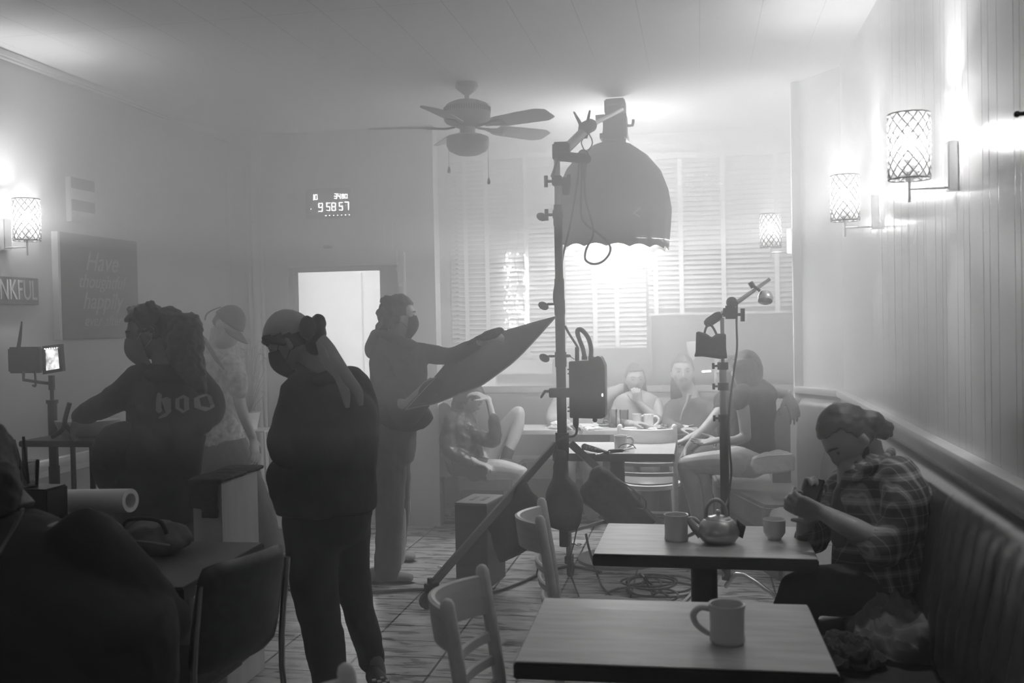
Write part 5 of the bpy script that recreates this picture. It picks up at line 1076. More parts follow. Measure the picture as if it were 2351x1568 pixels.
limb(bm, [(530, 835, Yc-.12), (545, 870, Yc-.17), (548, 895, Yc-.17)], [.07, .065, .06]); limb(bm, [(472, 835, Yc+.12), (465, 880, Yc+.18)], [.065, .06]); sh = cloth('t_shirt', t, bm, 'tee_print' if 'tee_print' in MATS else 'shirt_pale', .016, .07)
m = mat('tee_print', .36, .85, scale=28, var=.20); sh.data.materials[0] = m
bm = bmesh.new(); tube(bm, [PY(x, y, Yc-.19) for x, y in ((468, 775), (482, 800), (500, 830), (520, 850))], [.02, .024, .02, .012], 10, 3, flat=.4); mesh_obj('strap', bm, 'black_fabric', t)
bm = bmesh.new(); loft(bm, [sec((512, 1008, Yc), .14, .16), sec((520, 1050, Yc), .165, .17), sec((528, 1100, Yc), .175, .17)], 22, 3, .3); limb(bm, [(550, 1080, Yc), (600, 1190, Yc+.03), (622, 1312, Yc+.12)], [.12, .095, .078]); limb(bm, [(490, 1080, Yc), (480, 1200, Yc), (480, 1345, Yc)], [.11, .09, .08]); cloth('trousers', t, bm, 'denim', .018, .1); t.children[-1].data.materials[0] = MATS['tee_dark']
a = PZ(612, 1348, 0); shoe(t, (a.x-.06, a.y+.02, 0), (a.x+.20, a.y-.02, 0)); a = PZ(470, 1392, 0); shoe(t, (a.x, a.y, 0), (a.x+.22, a.y-.1, 0))
mesh_obj('mask', mask_bm(hc, R, 1.05, -.012, -.12), 'mask_pale', t)
bm = bmesh.new(); tt = bmesh.new(); bmesh.ops.create_uvsphere(tt, u_segments=40, v_segments=28, radius=1); dead = []
for v in tt.verts:
    X, Y_, Z = v.co
    if Z < .12: dead.append(v)
    v.co = R @ V(X*.092, Y_*.112-.004, max(Z, .12)*.142-.002)+hc
bmesh.ops.delete(tt, geom=dead, context='VERTS'); merge(bm, tt)
rows = []
for i in range(6):
    v_ = i/5; rows.append([bm.verts.new(hc+R @ V(math.sin(u)*.085*(1-.10*v_), math.cos(u)*.108+v_*.085*math.cos(u)**.6, .020-.018*v_-.02*math.sin(u)**2*(1))) for u in [-1.25+2.5*j/12 for j in range(13)]])
for a, b in zip(rows, rows[1:]):
    for j in range(12): bm.faces.new((a[j], a[j+1], b[j+1], b[j]))
o = mesh_obj('cap', bm, 'black_cloth', t); md = o.modifiers.new('s', 'SOLIDIFY'); md.thickness = .005
bm = bmesh.new(); tube(bm, [PY(x, y, Yc-.03) for x, y in ((507, 705), (488, 712), (474, 722), (471, 735))], .008, 8, 4, flat=.4); mesh_obj('cap_strap', bm, 'black_cloth', o)
bm = bmesh.new(); cap_hair(bm, hc, R, 1.0, k=1.03, cut=.3); soft('hair', bm, 'hair_dark', t, .008, 1)
bm = bmesh.new(); tube(bm, [PY(568+8*math.cos(a_), 975+5*math.sin(a_), Yc-.13-.02*math.sin(a_)) for a_ in [i*PI/8 for i in range(17)]], .005, 6); mesh_obj('bracelet', bm, 'chrome', t)

# ---- girl seated at the left end of the booth
Yg = 7.3; t = person('girl in a shiny dark jacket with bare legs seated at the booth end', (1085, 1080, Yg)); t.location.z = .46
hc = J((1078, 918, Yg+.02)); fw = (RH*.9+V(0,0,-.5)).normalized()
bm = bmesh.new(); R = head(bm, hc, fw, V(0,0,1)+RH*.3, 1.0, (1055, 965, Yg), .05)
loft(bm, [sec((1055, 965, Yg), .10, .08, -10), sec((1065, 1010, Yg), .12, .1), sec((1085, 1070, Yg), .13, .11)], 18, 3)
limb(bm, [(1100, 1080, Yg-.08), (1150, 1078, Yg-.10), (1196, 1086, Yg-.12)], [.085, .075, .055], 5); limb(bm, [(1196, 1086, Yg-.12), (1190, 1130, Yg-.1), (1168, 1200, Yg-.05), (1160, 1235, Yg-.05)], [.055, .055, .04, .034], 5)
limb(bm, [(1112, 1070, Yg+.12), (1150, 1000, Yg+.15), (1188, 948, Yg+.15)], [.08, .068, .052], 5); limb(bm, [(1190, 948, Yg+.15), (1186, 985, Yg+.12), (1170, 1030, Yg+.05), (1160, 1052, Yg+.02)], [.052, .052, .04, .035], 5)
limb(bm, [(1050, 960, Yg+.05), (1100, 1010, Yg-.05), (1138, 990, Yg-.1)], [.04, .035, .03]); limb(bm, [(1138, 1000, Yg-.1), (1128, 945, Yg-.08), (1120, 915, Yg-.05)], [.034, .026, .022]); hand(bm, J((1120, 916, Yg-.05)), -RH*.85+V(0,0,.45), V(0, .3, -1), .5, 1)
limb(bm, [(1038, 960, Yg-.1), (1030, 1030, Yg-.15), (1090, 1060, Yg-.18)], [.04, .035, .028]); hand(bm, J((1090, 1060, Yg-.18)), (1, 0, -.3), (0, 0, -1), .4, 1)
body_obj(t, bm, 'skin', .007); face_bits(t, hc, R)
bm = bmesh.new(); loft(bm, [sec((1050, 940, Yg), .07, .08, -15), sec((1052, 965, Yg), .125, .14, -12), sec((1058, 1010, Yg), .15, .16, -8), sec((1068, 1060, Yg), .16, .16), sec((1075, 1085, Yg), .155, .15)], 24, 4, .2)
limb(bm, [(1062, 960, Yg), (1095, 1000, Yg-.08), (1135, 1010, Yg-.1), (1134, 960, Yg-.1)], [.06, .055, .052, .042], 5); limb(bm, [(1035, 965, Yg-.12), (1030, 1030, Yg-.17), (1075, 1060, Yg-.18)], [.065, .06, .05], 5); limb(bm, [(1060, 1060, Yg-.1), (1110, 1085, Yg-.1)], [.09, .07]); cloth('jacket', t, bm, 'jacket_shiny', .026, .05)
bm = bmesh.new(); limb(bm, [(1085, 1075, Yg-.08), (1115, 1078, Yg-.09)], [.10, .088]); limb(bm, [(1095, 1075, Yg+.08), (1118, 1058, Yg+.12)], [.09, .08]); cloth('shorts', t, bm, 'shorts_pale', .01, .04); t.children[-1].data.materials[0] = MATS['denim']
bm = bmesh.new(); limb(bm, [(1168, 1032, Yg+.05), (1160, 1058, Yg+.02)], [.045, .042]); mesh_obj('sock', bm, 'mask_black', t)
bm = bmesh.new(); limb(bm, [(1158, 1062, Yg+.0), (1180, 1068, Yg-.0)], [.04, .032]); mesh_obj('shoe', bm, 'mask_black', t)
a = PZ(1158, 1260, 0); shoe(t, (a.x-.03, a.y, 0), (a.x+.2, a.y-.02, 0), m='mask_black')
bm = bmesh.new(); cap_hair(bm, hc, R, 1.0, k=1.12, cut=.45); loft(bm, [sec((1062, 905, Yg), .06, .06), sec((1055, 940, Yg), .065, .06), sec((1070, 985, Yg-.1), .04, .03)], 16, 4); soft('hair', bm, 'hair_dark', t, .009, 2, .015, .03)

# ---- three people on the bench behind the booth table
def sitter(label, hx_, hy_, Y, fw, hs, shx, shy, wsh, top_m, hm='hair_dark', skin='skin', mou=False, hairlong=False, sleeve=True, la=None, ra=None, lh=None, rh=None, low=1100):
    t = person(label, (shx, 1090, Y)); t.location.z = .46; hc = J((hx_, hy_, Y-.02)); bm = bmesh.new(); R = head(bm, hc, fw, V(0,0,1), hs, (shx, shy-4, Y), .052*hs)
    loft(bm, [sec((shx, shy, Y), wsh*.8, .085), sec((shx, shy+35, Y), wsh*.9, .11), sec((shx, shy+110, Y), wsh*.75, .11), sec((shx, low-15, Y), .16, .13)], 20, 3)
    for k in (1, -1): limb(bm, [(shx+k*26, low-18, Y-.05), (shx+k*30, low-20, Y-.45), (shx+k*30, low+100, Y-.48)], [.085, .06, .045], 4)
    rr = [.048, .038, .026]
    for A, Hn, th in ((la, lh, 1), (ra, rh, -1)):
        if A: limb(bm, A, rr); hand(bm, J(A[-1]), Hn[0], Hn[1], Hn[2], th)
    body_obj(t, bm, skin, .007); face_bits(t, hc, R, hs, mou=mou, hm=hm)
    if top_m:
        bm = bmesh.new(); loft(bm, [sec((shx, shy-12, Y), wsh*.45, .07), sec((shx, shy+2, Y), wsh*.92, .11), sec((shx, shy+40, Y), wsh*1.0, .14), sec((shx, shy+110, Y), wsh*.86, .14), sec((shx, low-10, Y), .175, .15)], 24, 4, .2)
        if sleeve:
            for A in (la, ra):
                if A: limb(bm, A[:3] if sleeve == 2 else [A[0], A[1]], [.066, .055, .045] if sleeve == 2 else [.066, .056])
        cloth('shirt', t, bm, top_m, .012, .06)
    bm = bmesh.new()
    for k in (1, -1): limb(bm, [(shx+k*24, low-14, Y-.02), (shx+k*30, low-18, Y-.45), (shx+k*30, low+100, Y-.48)], [.11, .08, .065], 4)
    cloth('trousers', t, bm, 'denim', .012, .08)
    bm = bmesh.new(); cap_hair(bm, hc, R, hs, k=1.10, cut=.45)
    if hairlong: loft(bm, [sec((hx_, hy_-10, Y+.05), .085, .06), sec((hx_, hy_+40, Y+.06), .10, .05), sec((hx_, hy_+75, Y+.05), .09, .04)], 20, 4)
    soft('hair', bm, hm, t, .009, 2, .012, .03); return t, hc, R
sitter('woman in a pale sleeveless top with her hand raised to her mouth in the booth', 1458, 872, 8.0, -FH+RH*.05, .98, 1462, 912, .185, 'shirt_pale', hairlong=True, sleeve=0, low=1075,
    la=[(1507, 925, 8.0), (1512, 962, 7.85), (1468, 925, 7.82)], lh=(V(-.25, -.1, .95), V(0, 1, .2), 1.1), ra=[(1422, 925, 8.0), (1410, 965, 7.9), (1450, 972, 7.7)], rh=(V(1, 0, 0), V(0, 0, -1), .4))
t, hc, R = sitter('man with a moustache in an open dark striped shirt at the right of the booth', 1567, 855, 7.95, -FH-RH*.12+V(0,0,.05), 1.12, 1590, 925, .215, 'mid_cloth', hm='hair_mid', mou=True, hairlong=True, sleeve=2, low=1075,
    la=[(1640, 935, 7.9), (1650, 985, 7.7), (1600, 1000, 7.45)], lh=(V(-1, -.2, -.2), V(0, 0, -1), .5), ra=[(1545, 935, 7.9), (1535, 975, 7.8), (1560, 985, 7.6)], rh=(V(1, -.2, 0), V(0, 0, -1), .4))
bm = bmesh.new(); tube(bm, [PY(x, y, 7.95-.155) for x, y in ((1583, 905), (1577, 925), (1567, 945), (1562, 965))], [.05, .028, .014, .01], 12, 4, flat=.4); mesh_obj('shirt_opening', bm, 'skin', t)
sitter('person in a pale shirt mostly hidden behind the black ballast box', 1338, 868, 8.05, -FH+RH*.4, .98, 1330, 915, .20, 'shirt_pale', sleeve=2, low=1075,
    la=[(1375, 925, 8.1), (1402, 905, 8.18), (1428, 892, 8.2)], lh=(V(1, 0, .1), V(0, -1, 0), .2), ra=[(1285, 925, 8.0), (1268, 965, 7.9), (1300, 975, 7.65)], rh=(V(1, -.3, 0), V(0, 0, -1), .4))

# ---- two at the right end: one in a dark T-shirt and pale shorts, one with long hair behind
Ye = 6.55; t = person('person in dark T-shirt and pale shorts, one arm resting along the bench back', (1725, 1060, Ye)); t.location.z = .46
hc = J((1712, 852, Ye+.02)); fw = (-RH*.75+FH*.6).normalized()
bm = bmesh.new(); R = head(bm, hc, fw, V(0,0,1), 1.0, (1728, 905, Ye), .052)
loft(bm, [sec((1728, 900, Ye), .13, .09), sec((1728, 950, Ye), .13, .11), sec((1725, 1030, Ye), .13, .12), sec((1728, 1062, Ye), .14, .12)], 18, 3)
limb(bm, [(1700, 905, Ye-.12), (1708, 955, Ye-.15), (1712, 1003, Ye-.17)], [.046, .040, .034]); limb(bm, [(1712, 1003, Ye-.17), (1685, 1012, Ye-.2), (1652, 1010, Ye-.22)], [.036, .03, .022]); hand(bm, J((1651, 1010, Ye-.22)), -RH+V(0,0,-.15), V(0, -.3, 1), .15, 1, spread=.22)
limb(bm, [(1748, 895, Ye+.05), (1778, 900, Ye+.03), (1805, 905, Ye+.0)], [.046, .040, .03]); hand(bm, J((1808, 906, Ye-.0)), RH*.35+V(0,-.2,-.9), V(-.5, .8, 0), .25, -1, 1.12)
limb(bm, [(1725, 1066, Ye-.1), (1650, 1062, Ye-.12), (1578, 1066, Ye-.12)], [.09, .08, .058], 5); limb(bm, [(1574, 1070, Ye-.12), (1590, 1120, Ye-.1), (1600, 1175, Ye-.08), (1608, 1235, Ye-.05)], [.056, .056, .045, .034], 5)
limb(bm, [(1715, 1066, Ye+.12), (1650, 1062, Ye+.14), (1600, 1068, Ye+.16)], [.085, .075, .055], 5); limb(bm, [(1600, 1070, Ye+.16), (1618, 1120, Ye+.18), (1625, 1230, Ye+.2)], [.052, .052, .034], 5)
body_obj(t, bm, 'skin'); face_bits(t, hc, R)
bm = bmesh.new(); loft(bm, [sec((1728, 882, Ye), .06, .07), sec((1728, 896, Ye), .135, .12), sec((1728, 930, Ye), .15, .14), sec((1728, 990, Ye), .135, .135), sec((1730, 1040, Ye), .14, .14)], 24, 4, .2)
limb(bm, [(1705, 902, Ye-.12), (1700, 925, Ye-.14)], [.062, .056]); limb(bm, [(1742, 890, Ye+.05), (1764, 905, Ye+.02)], [.066, .064]); cloth('t_shirt', t, bm, 'tee_dark', .014, .06)
bm = bmesh.new(); limb(bm, [(1730, 1060, Ye-.06), (1682, 1060, Ye-.12)], [.108, .098]); limb(bm, [(1725, 1060, Ye+.08), (1680, 1060, Ye+.13)], [.1, .09]); cloth('shorts', t, bm, 'shorts_pale', .012, .05)
bm = bmesh.new(); cap_hair(bm, hc, R, 1.0, k=1.13, cut=.35); loft(bm, [sec((1712, 835, Ye-.03), .085, .07), sec((1718, 870, Ye-.03), .085, .07), sec((1722, 895, Ye-.02), .06, .06)], 18, 4); soft('hair', bm, 'hair_dark', t, .009, 2, .014, .03)
bm = bmesh.new(); tube(bm, [PY(1641+4*math.cos(a_), 1018+9*math.sin(a_), Ye-.22-.02*math.cos(a_)) for a_ in [i*PI/8 for i in range(17)]], .004, 6); mesh_obj('bracelet', bm, 'chrome', t)
a = PZ(1612, 1280, 0); shoe(t, (a.x+.03, a.y, 0), (a.x-.2, a.y, 0), m='mask_black'); shoe(t, (a.x+.09, a.y+.3, 0), (a.x-.14, a.y+.3, 0), m='mask_black')
Yd = 6.98; t = person('long-haired person in dark clothes leaning forward beside the one in pale shorts', (1690, 1050, Yd)); t.location.z = .46
hc = J((1678, 862, Yd)); fw = (-RH*.9+FH*.2+V(0,0,-.1)).normalized(); bm = bmesh.new(); R = head(bm, hc, fw, V(0,0,1), 1.0, (1688, 905, Yd), .05)
loft(bm, [sec((1685, 910, Yd), .11, .09), sec((1690, 970, Yd), .12, .11), sec((1695, 1045, Yd), .13, .12)], 18, 3)
limb(bm, [(1668, 925, Yd-.12), (1630, 975, Yd-.25), (1600, 1005, Yd-.32), (1578, 1030, Yd-.34)], [.048, .042, .034, .024]); hand(bm, J((1577, 1031, Yd-.34)), V(-.5, -.1, -.8), V(.8, 0, -.3), .6, 1)
limb(bm, [(1672, 925, Yd+.1), (1620, 985, Yd+.05), (1575, 1010, Yd-.05)], [.045, .036, .026]); hand(bm, J((1575, 1010, Yd-.05)), V(-.9, 0, -.3), V(0, 0, -1), .5, -1)
for k in (-.1, .1): limb(bm, [(1695, 1050, Yd+k), (1615, 1050, Yd+k), (1612, 1150, Yd+k)], [.085, .06, .045], 4)
body_obj(t, bm, 'skin'); face_bits(t, hc, R)
bm = bmesh.new(); loft(bm, [sec((1685, 895, Yd), .06, .07), sec((1683, 912, Yd), .13, .14), sec((1690, 970, Yd), .135, .14), sec((1695, 1040, Yd), .14, .14)], 22, 4, .2); limb(bm, [(1672, 915, Yd-.1), (1655, 945, Yd-.16)], [.065, .058]); cloth('shirt', t, bm, 'tee_dark', .014, .06)
bm = bmesh.new()
for k in (-.1, .1): limb(bm, [(1695, 1050, Yd+k), (1615, 1050, Yd+k), (1612, 1165, Yd+k)], [.1, .078, .06], 4)
cloth('trousers', t, bm, 'denim', .012, .08)
bm = bmesh.new(); cap_hair(bm, hc, R, 1.0, k=1.13, cut=.4); loft(bm, [sec((1678, 850, Yd-.03), .075, .09), sec((1674, 900, Yd-.05), .06, .08), sec((1672, 950, Yd-.07), .04, .05)], 18, 4); soft('hair', bm, 'hair_dark', t, .009, 2, .016, .03)

# ---- man in the plaid shirt looking at his phone
Ym = 3.80; t = person('man with a hair bun in a plaid shirt, on the banquette looking at his phone', (2030, 1290, Ym)); t.location.z = .46
hc = J((1950, 1005, Ym)); fw = (-RH*.66-FH*.15+V(0,0,-.62)).normalized()
bm = bmesh.new(); R = head(bm, hc, fw, V(0,0,1)-RH*.3, 1.06, (2010, 1085, Ym+.02), .06)
loft(bm, [sec((2010, 1080, Ym), .14, .11, 12), sec((2025, 1160, Ym), .16, .12), sec((2020, 1290, Ym), .16, .13), sec((2020, 1355, Ym), .17, .14)], 20, 3)
limb(bm, [(2070, 1110, Ym-.16), (2075, 1190, Ym-.20), (2040, 1262, Ym-.22)], [.055, .046, .042]); limb(bm, [(2045, 1262, Ym-.22), (1960, 1215, Ym-.2), (1890, 1178, Ym-.14)], [.046, .042, .028]); hand(bm, J((1890, 1178, Ym-.14)), V(-.85, .1, .25), V(.1, .9, .3), .9, 1, 1.08)
limb(bm, [(1950, 1110, Ym+.16), (1880, 1200, Ym+.18), (1850, 1240, Ym+.12)], [.055, .046, .036]); limb(bm, [(1850, 1240, Ym+.12), (1850, 1200, Ym+.05), (1862, 1168, Ym-.02)], [.036, .034, .028]); hand(bm, J((1860, 1172, Ym+.0)), V(.1, -.1, 1), V(.3, -.9, 0), .9, -1, 1.08)
for k in (-.10, .12): limb(bm, [(2010, 1362, Ym+k), (1840, 1366, Ym+k-.02), (1835, 1500, Ym+k)], [.09, .065, .05], 4)
body_obj(t, bm, 'skin_mid'); face_bits(t, hc, R, 1.06, lips=False, ks=(-1,))
# plaid cloth
def plaid():
    m = bpy.data.materials.new('plaid'); m.use_nodes = True; nt = m.node_tree; b = nt.nodes['Principled BSDF']; b.inputs['Roughness'].default_value = .85
    tc = N(nt, 'ShaderNodeTexCoord'); mp = N(nt, 'ShaderNodeMapping'); mp.inputs['Rotation'].default_value = (0, math.radians(8), 0); nt.links.new(tc.outputs['Object'], mp.inputs[0]); sp = N(nt, 'ShaderNodeSeparateXYZ'); nt.links.new(mp.outputs[0], sp.inputs[0]); acc = None
    cmb = N(nt, 'ShaderNodeMath', operation='ADD'); nt.links.new(sp.outputs['X'], cmb.inputs[0]); nt.links.new(sp.outputs['Y'], cmb.inputs[1])
    for src, per, w_, amp in ((cmb.outputs[0], .075, .016, .12), (sp.outputs['Z'], .085, .018, .12), (cmb.outputs[0], .075/2, .003, .12), (sp.outputs['Z'], .085/2, .003, .10)):
        q = N(nt, 'ShaderNodeMath', operation='PINGPONG', i_1=per/2); nt.links.new(src, q.inputs[0]); s = N(nt, 'ShaderNodeMapRange', i_1=w_*.55, i_2=w_*.75, i_3=amp, i_4=0.); nt.links.new(q.outputs[0], s.inputs[0])
        if acc is None: acc = s.outputs[0]
        else: ad = N(nt, 'ShaderNodeMath', operation='ADD'); nt.links.new(acc, ad.inputs[0]); nt.links.new(s.outputs[0], ad.inputs[1]); acc = ad.outputs[0]
    ad = N(nt, 'ShaderNodeMath', operation='ADD', i_1=.055); nt.links.new(acc, ad.inputs[0]); nt.links.new(ad.outputs[0], b.inputs['Base Color']); MATS['plaid'] = m
plaid()
bm = bmesh.new(); loft(bm, [sec((2015, 1050, Ym), .085, .08, 15), sec((2030, 1080, Ym), .15, .13, 14), sec((2040, 1130, Ym), .185, .17, 8), sec((2035, 1210, Ym), .18, .17), sec((2030, 1330, Ym), .19, .18)], 28, 4, .2)
limb(bm, [(2062, 1100, Ym-.14), (2080, 1150, Ym-.19), (2072, 1210, Ym-.21), (2030, 1262, Ym-.22), (2000, 1245, Ym-.21)], [.085, .08, .074, .066, .058], 6)
limb(bm, [(1955, 1110, Ym+.15), (1900, 1180, Ym+.18), (1865, 1235, Ym+.14), (1858, 1215, Ym+.08)], [.08, .07, .062, .05], 5); cloth('plaid_shirt', t, bm, 'plaid', .018, .08)
bm = bmesh.new(); limb(bm, [(1965, 1100, Ym-.10), (2000, 1072, Ym-.13), (2040, 1050, Ym-.08), (2045, 1035, Ym+.0)], [.02, .022, .022, .018]); cloth('collar', t, bm, 'plaid', .008, .04)
bm = bmesh.new(); limb(bm, [(1975, 1095, Ym-.02), (1955, 1150, Ym-.02), (1960, 1240, Ym-.02)], [.055, .07, .08]); cloth('undershirt', t, bm, 'grey_cloth', .014, .06)
bm = bmesh.new(); loft(bm, [sec((2020, 1325, Ym), .175, .16), sec((2010, 1366, Ym), .18, .17)], 22, 3, .3)
for k in (-.10, .12): limb(bm, [(2000, 1360, Ym+k), (1838, 1366, Ym+k-.02), (1835, 1510, Ym+k)], [.10, .085, .07], 4)
cloth('trousers', t, bm, 'trousers_black', .018, .1)
a = PZ(1850, 1700, 0); 
for k in (-.1, .12): shoe(t, (J((1862, 1490, Ym)).x+.03, Ym+k, 0), (J((1862, 1490, Ym)).x-.22, Ym+k, 0), m='mask_black')
bm = bmesh.new(); cap_hair(bm, hc, R, 1.06, k=1.06, cut=.30); bun = J((2025, 985, Ym+.02)); ell(bm, bun, .035, .035, .038); random.seed(8)
for k in range(14): ell(bm, bun+V(random.uniform(-.03, .03), random.uniform(-.03, .03), random.uniform(-.03, .03)), .014, .014, .014, seg=8)
ell(bm, J((2000, 970, Ym)), .05, .05, .045); soft('hair', bm, 'hair_dark', t, .008, 1, .008, .02)
bm = bmesh.new(); tube(bm, [hc+R @ V(a_, b_, c_)*1.06 for a_, b_, c_ in ((-.062, .0, -.04), (-.05, .045, -.082), (0, .068, -.104), (.05, .045, -.082), (.062, .0, -.04))], [.01, .016, .02, .016, .01], 10, 4, dome=True); soft('beard', bm, 'hair_dark', t, .006, 1, .006, .02)
ph = thing('phone', 'dark phone held in both hands by the man in plaid', 'phone', J((1862, 1140, Ym-.08))[:]); bm = bmesh.new(); box(bm, -.036, .036, -.004, .004, -.07, .07, .004, basis(J((1862, 1140, Ym-.085)), (.6, -.7, .0), z=(.5, .35, 1))); mesh_obj('case', bm, 'black_plastic', ph)

# ---- person in black close to the camera, bottom left
Yf = 2.35; t = person('person in black seen close from behind in the lower left corner', (150, 1500, Yf)); t.location.z = .46
hc = J((-42, 1085, Yf+.02)); fw = (-RH*.2+FH*.9+V(0,0,-.3)).normalized()
bm = bmesh.new(); R = head(bm, hc, fw, V(0,0,1), 1.05, (20, 1185, Yf), .06)
loft(bm, [sec((60, 1230, Yf), .15, .1), sec((120, 1330, Yf), .17, .12), sec((140, 1480, Yf), .16, .13), sec((140, 1600, Yf), .17, .14)], 20, 3)
limb(bm, [(215, 1260, Yf), (330, 1370, Yf+.1), (380, 1430, Yf+.2)], [.055, .046, .04]); limb(bm, [(385, 1430, Yf+.2), (320, 1400, Yf+.4), (270, 1370, Yf+.55)], [.042, .036, .028]); hand(bm, J((268, 1368, Yf+.56)), V(-.6, .8, 0), V(0, 0, -1), .4, -1)
limb(bm, [(-60, 1260, Yf), (-40, 1400, Yf+.1), (40, 1370, Yf+.35)], [.055, .046, .03]); hand(bm, J((42, 1368, Yf+.36)), V(.3, .9, 0), V(0, 0, -1), .4, 1)
for k in (0, 150): limb(bm, [(100+k, 1600, Yf+.05), (130+k, 1520, Yf+.5), (140+k, 1700, Yf+.55)], [.09, .065, .05], 4)
body_obj(t, bm, 'skin_dark')
bm = bmesh.new(); loft(bm, [sec((30, 1185, Yf), .085, .09), sec((70, 1225, Yf), .17, .14, 14), sec((125, 1300, Yf), .235, .18, 14), sec((165, 1400, Yf), .26, .2), sec((180, 1520, Yf), .26, .2), sec((180, 1620, Yf), .25, .2)], 28, 4, .2)
limb(bm, [(195, 1245, Yf), (262, 1305, Yf+.04), (335, 1375, Yf+.1), (385, 1432, Yf+.2), (340, 1410, Yf+.38)], [.095, .085, .075, .065, .052], 6); limb(bm, [(-60, 1260, Yf), (-40, 1400, Yf+.1), (40, 1372, Yf+.3)], [.09, .07, .05]); cloth('sweatshirt', t, bm, 'trousers_black', .022, .12)
bm = bmesh.new()
for k in (0, 150): limb(bm, [(100+k, 1600, Yf+.05), (130+k, 1520, Yf+.5), (140+k, 1700, Yf+.55)], [.12, .095, .075], 4)
cloth('trousers', t, bm, 'trousers_black', .018, .1)
bm = bmesh.new(); cap_hair(bm, hc, R, 1.05, k=1.12, cut=.4); loft(bm, [sec((-30, 1080, Yf-.05), .08, .06), sec((-20, 1140, Yf-.06), .08, .05), sec((-10, 1180, Yf-.08), .05, .03)], 16, 4); soft('hair', bm, 'hair_dark', t, .009, 2, .014, .03)
bm = bmesh.new(); tube(bm, [PY(x, y, Yf-.17-.05*(y > 1240)) for x, y in ((52, 1168), (35, 1205), (15, 1240), (-10, 1285))], .008, 8, 3, flat=.4); mesh_obj('lanyard', bm, 'mid_cloth', t)
# ================================================================== SMALL THINGS
def mug(c, r, h, ang, label, group=None, body='ceramic', handle=True, diner=True):
    t = thing('mug' if handle else 'tea_cup', label, 'mug' if handle else 'cup', c, group); M = Matrix.Translation(c)
    if handle: pr = [(0, 0), (r*.9, 0), (r*.98, .005), (r*.98, .012), (r*.95, .02), (r*.96, h*.8), (r*1.02, h*.95), (r*1.04, h*.985), (r*1.0, h), (r*.9, h*.985), (r*.86, h*.9), (r*.86, .02), (0, .014)]
    else: pr = [(0, 0), (r*.6, 0), (r*.62, .006), (r*.78, .014), (r*.97, h*.35), (r*1.0, h*.9), (r*1.02, h*.98), (r*.98, h), (r*.93, h*.95), (r*.9, h*.3), (0, .012)]
    bm = bmesh.new(); lathe(bm, pr, 40, M); mesh_obj('cup_body', bm, body, t, ang=50)
    if handle:
        d = V(math.cos(ang), math.sin(ang), 0); c = Vector(c); bm = bmesh.new(); tube(bm, [c+d*r*.92+V(0,0,h*.82), c+d*(r+.022)+V(0,0,h*.84), c+d*(r+.040)+V(0,0,h*.66), c+d*(r+.034)+V(0,0,h*.42), c+d*(r+.012)+V(0,0,h*.24), c+d*r*.93+V(0,0,h*.17)], [.0075, .008, .0085, .008, .0075, .006], 12, 5); mesh_obj('handle', bm, body, t)
    return t
c = PZ(1670, 1474, .75); mug((c.x, c.y, .7505), .0465, .102, PI-.1, 'thick white diner mug alone on the nearest table')
c = PZ(1553, 1240, .75); mug((c.x, c.y, .7505), .046, .10, -.1, 'thick white diner mug beside the teapot')
c = PZ(1778, 1238, .75); mug((c.x, c.y, .7505), .042, .078, 0, 'small handleless tea cup to the side of the teapot', handle=False)
c = PZ(1425, 1035, .75); mug((c.x, c.y, .7505), .042, .10, .15, 'tall mug standing on the small table behind the tripod')
# teapot
mat('teapot_steel', .45, .28, .6)
c = PZ(1650, 1246, .75); c = V(c.x, c.y, .7505); tp_ = thing('teapot', 'round metal teapot with a short spout and an arched handle on top', 'teapot', c[:]); M = Matrix.Translation(c)
bm = bmesh.new(); lathe(bm, [(0, 0), (.045, 0), (.062, .008), (.078, .03), (.079, .045), (.070, .070), (.056, .086), (.05, .09), (0, .09)], 40, M); mesh_obj('pot', bm, 'teapot_steel', tp_)
bm = bmesh.new(); lathe(bm, [(.05, .089), (.045, .096), (.02, .103), (.008, .105), (.006, .112), (.010, .118), (.007, .124), (0, .125)], 32, M); mesh_obj('lid', bm, 'teapot_steel', tp_)
bm = bmesh.new(); tube(bm, [c+V(-.060, 0, .035), c+V(-.088, 0, .058), c+V(-.108, 0, .085)], [.026, .017, .011], 14, 4); mesh_obj('spout', bm, 'teapot_steel', tp_)
bm = bmesh.new(); tube(bm, [c+V(-.045, 0, .088), c+V(-.042, 0, .13), c+V(-.02, 0, .158), c+V(.005, 0, .158), c+V(.026, 0, .13), c+V(.03, 0, .09)], .0075, 12, 5); mesh_obj('handle', bm, 'teapot_steel', tp_)
bm = bmesh.new(); t2 = bmesh.new(); f = t2.faces.new([t2.verts.new(c+V(*q)) for q in ((.066, -.01, .092), (.100, -.01, .065), (.088, -.01, .02), (.070, -.01, .03))]); merge(bm, t2); o = mesh_obj('tea_tag', bm, 'black_plastic', tp_); md = o.modifiers.new('s', 'SOLIDIFY'); md.thickness = .004
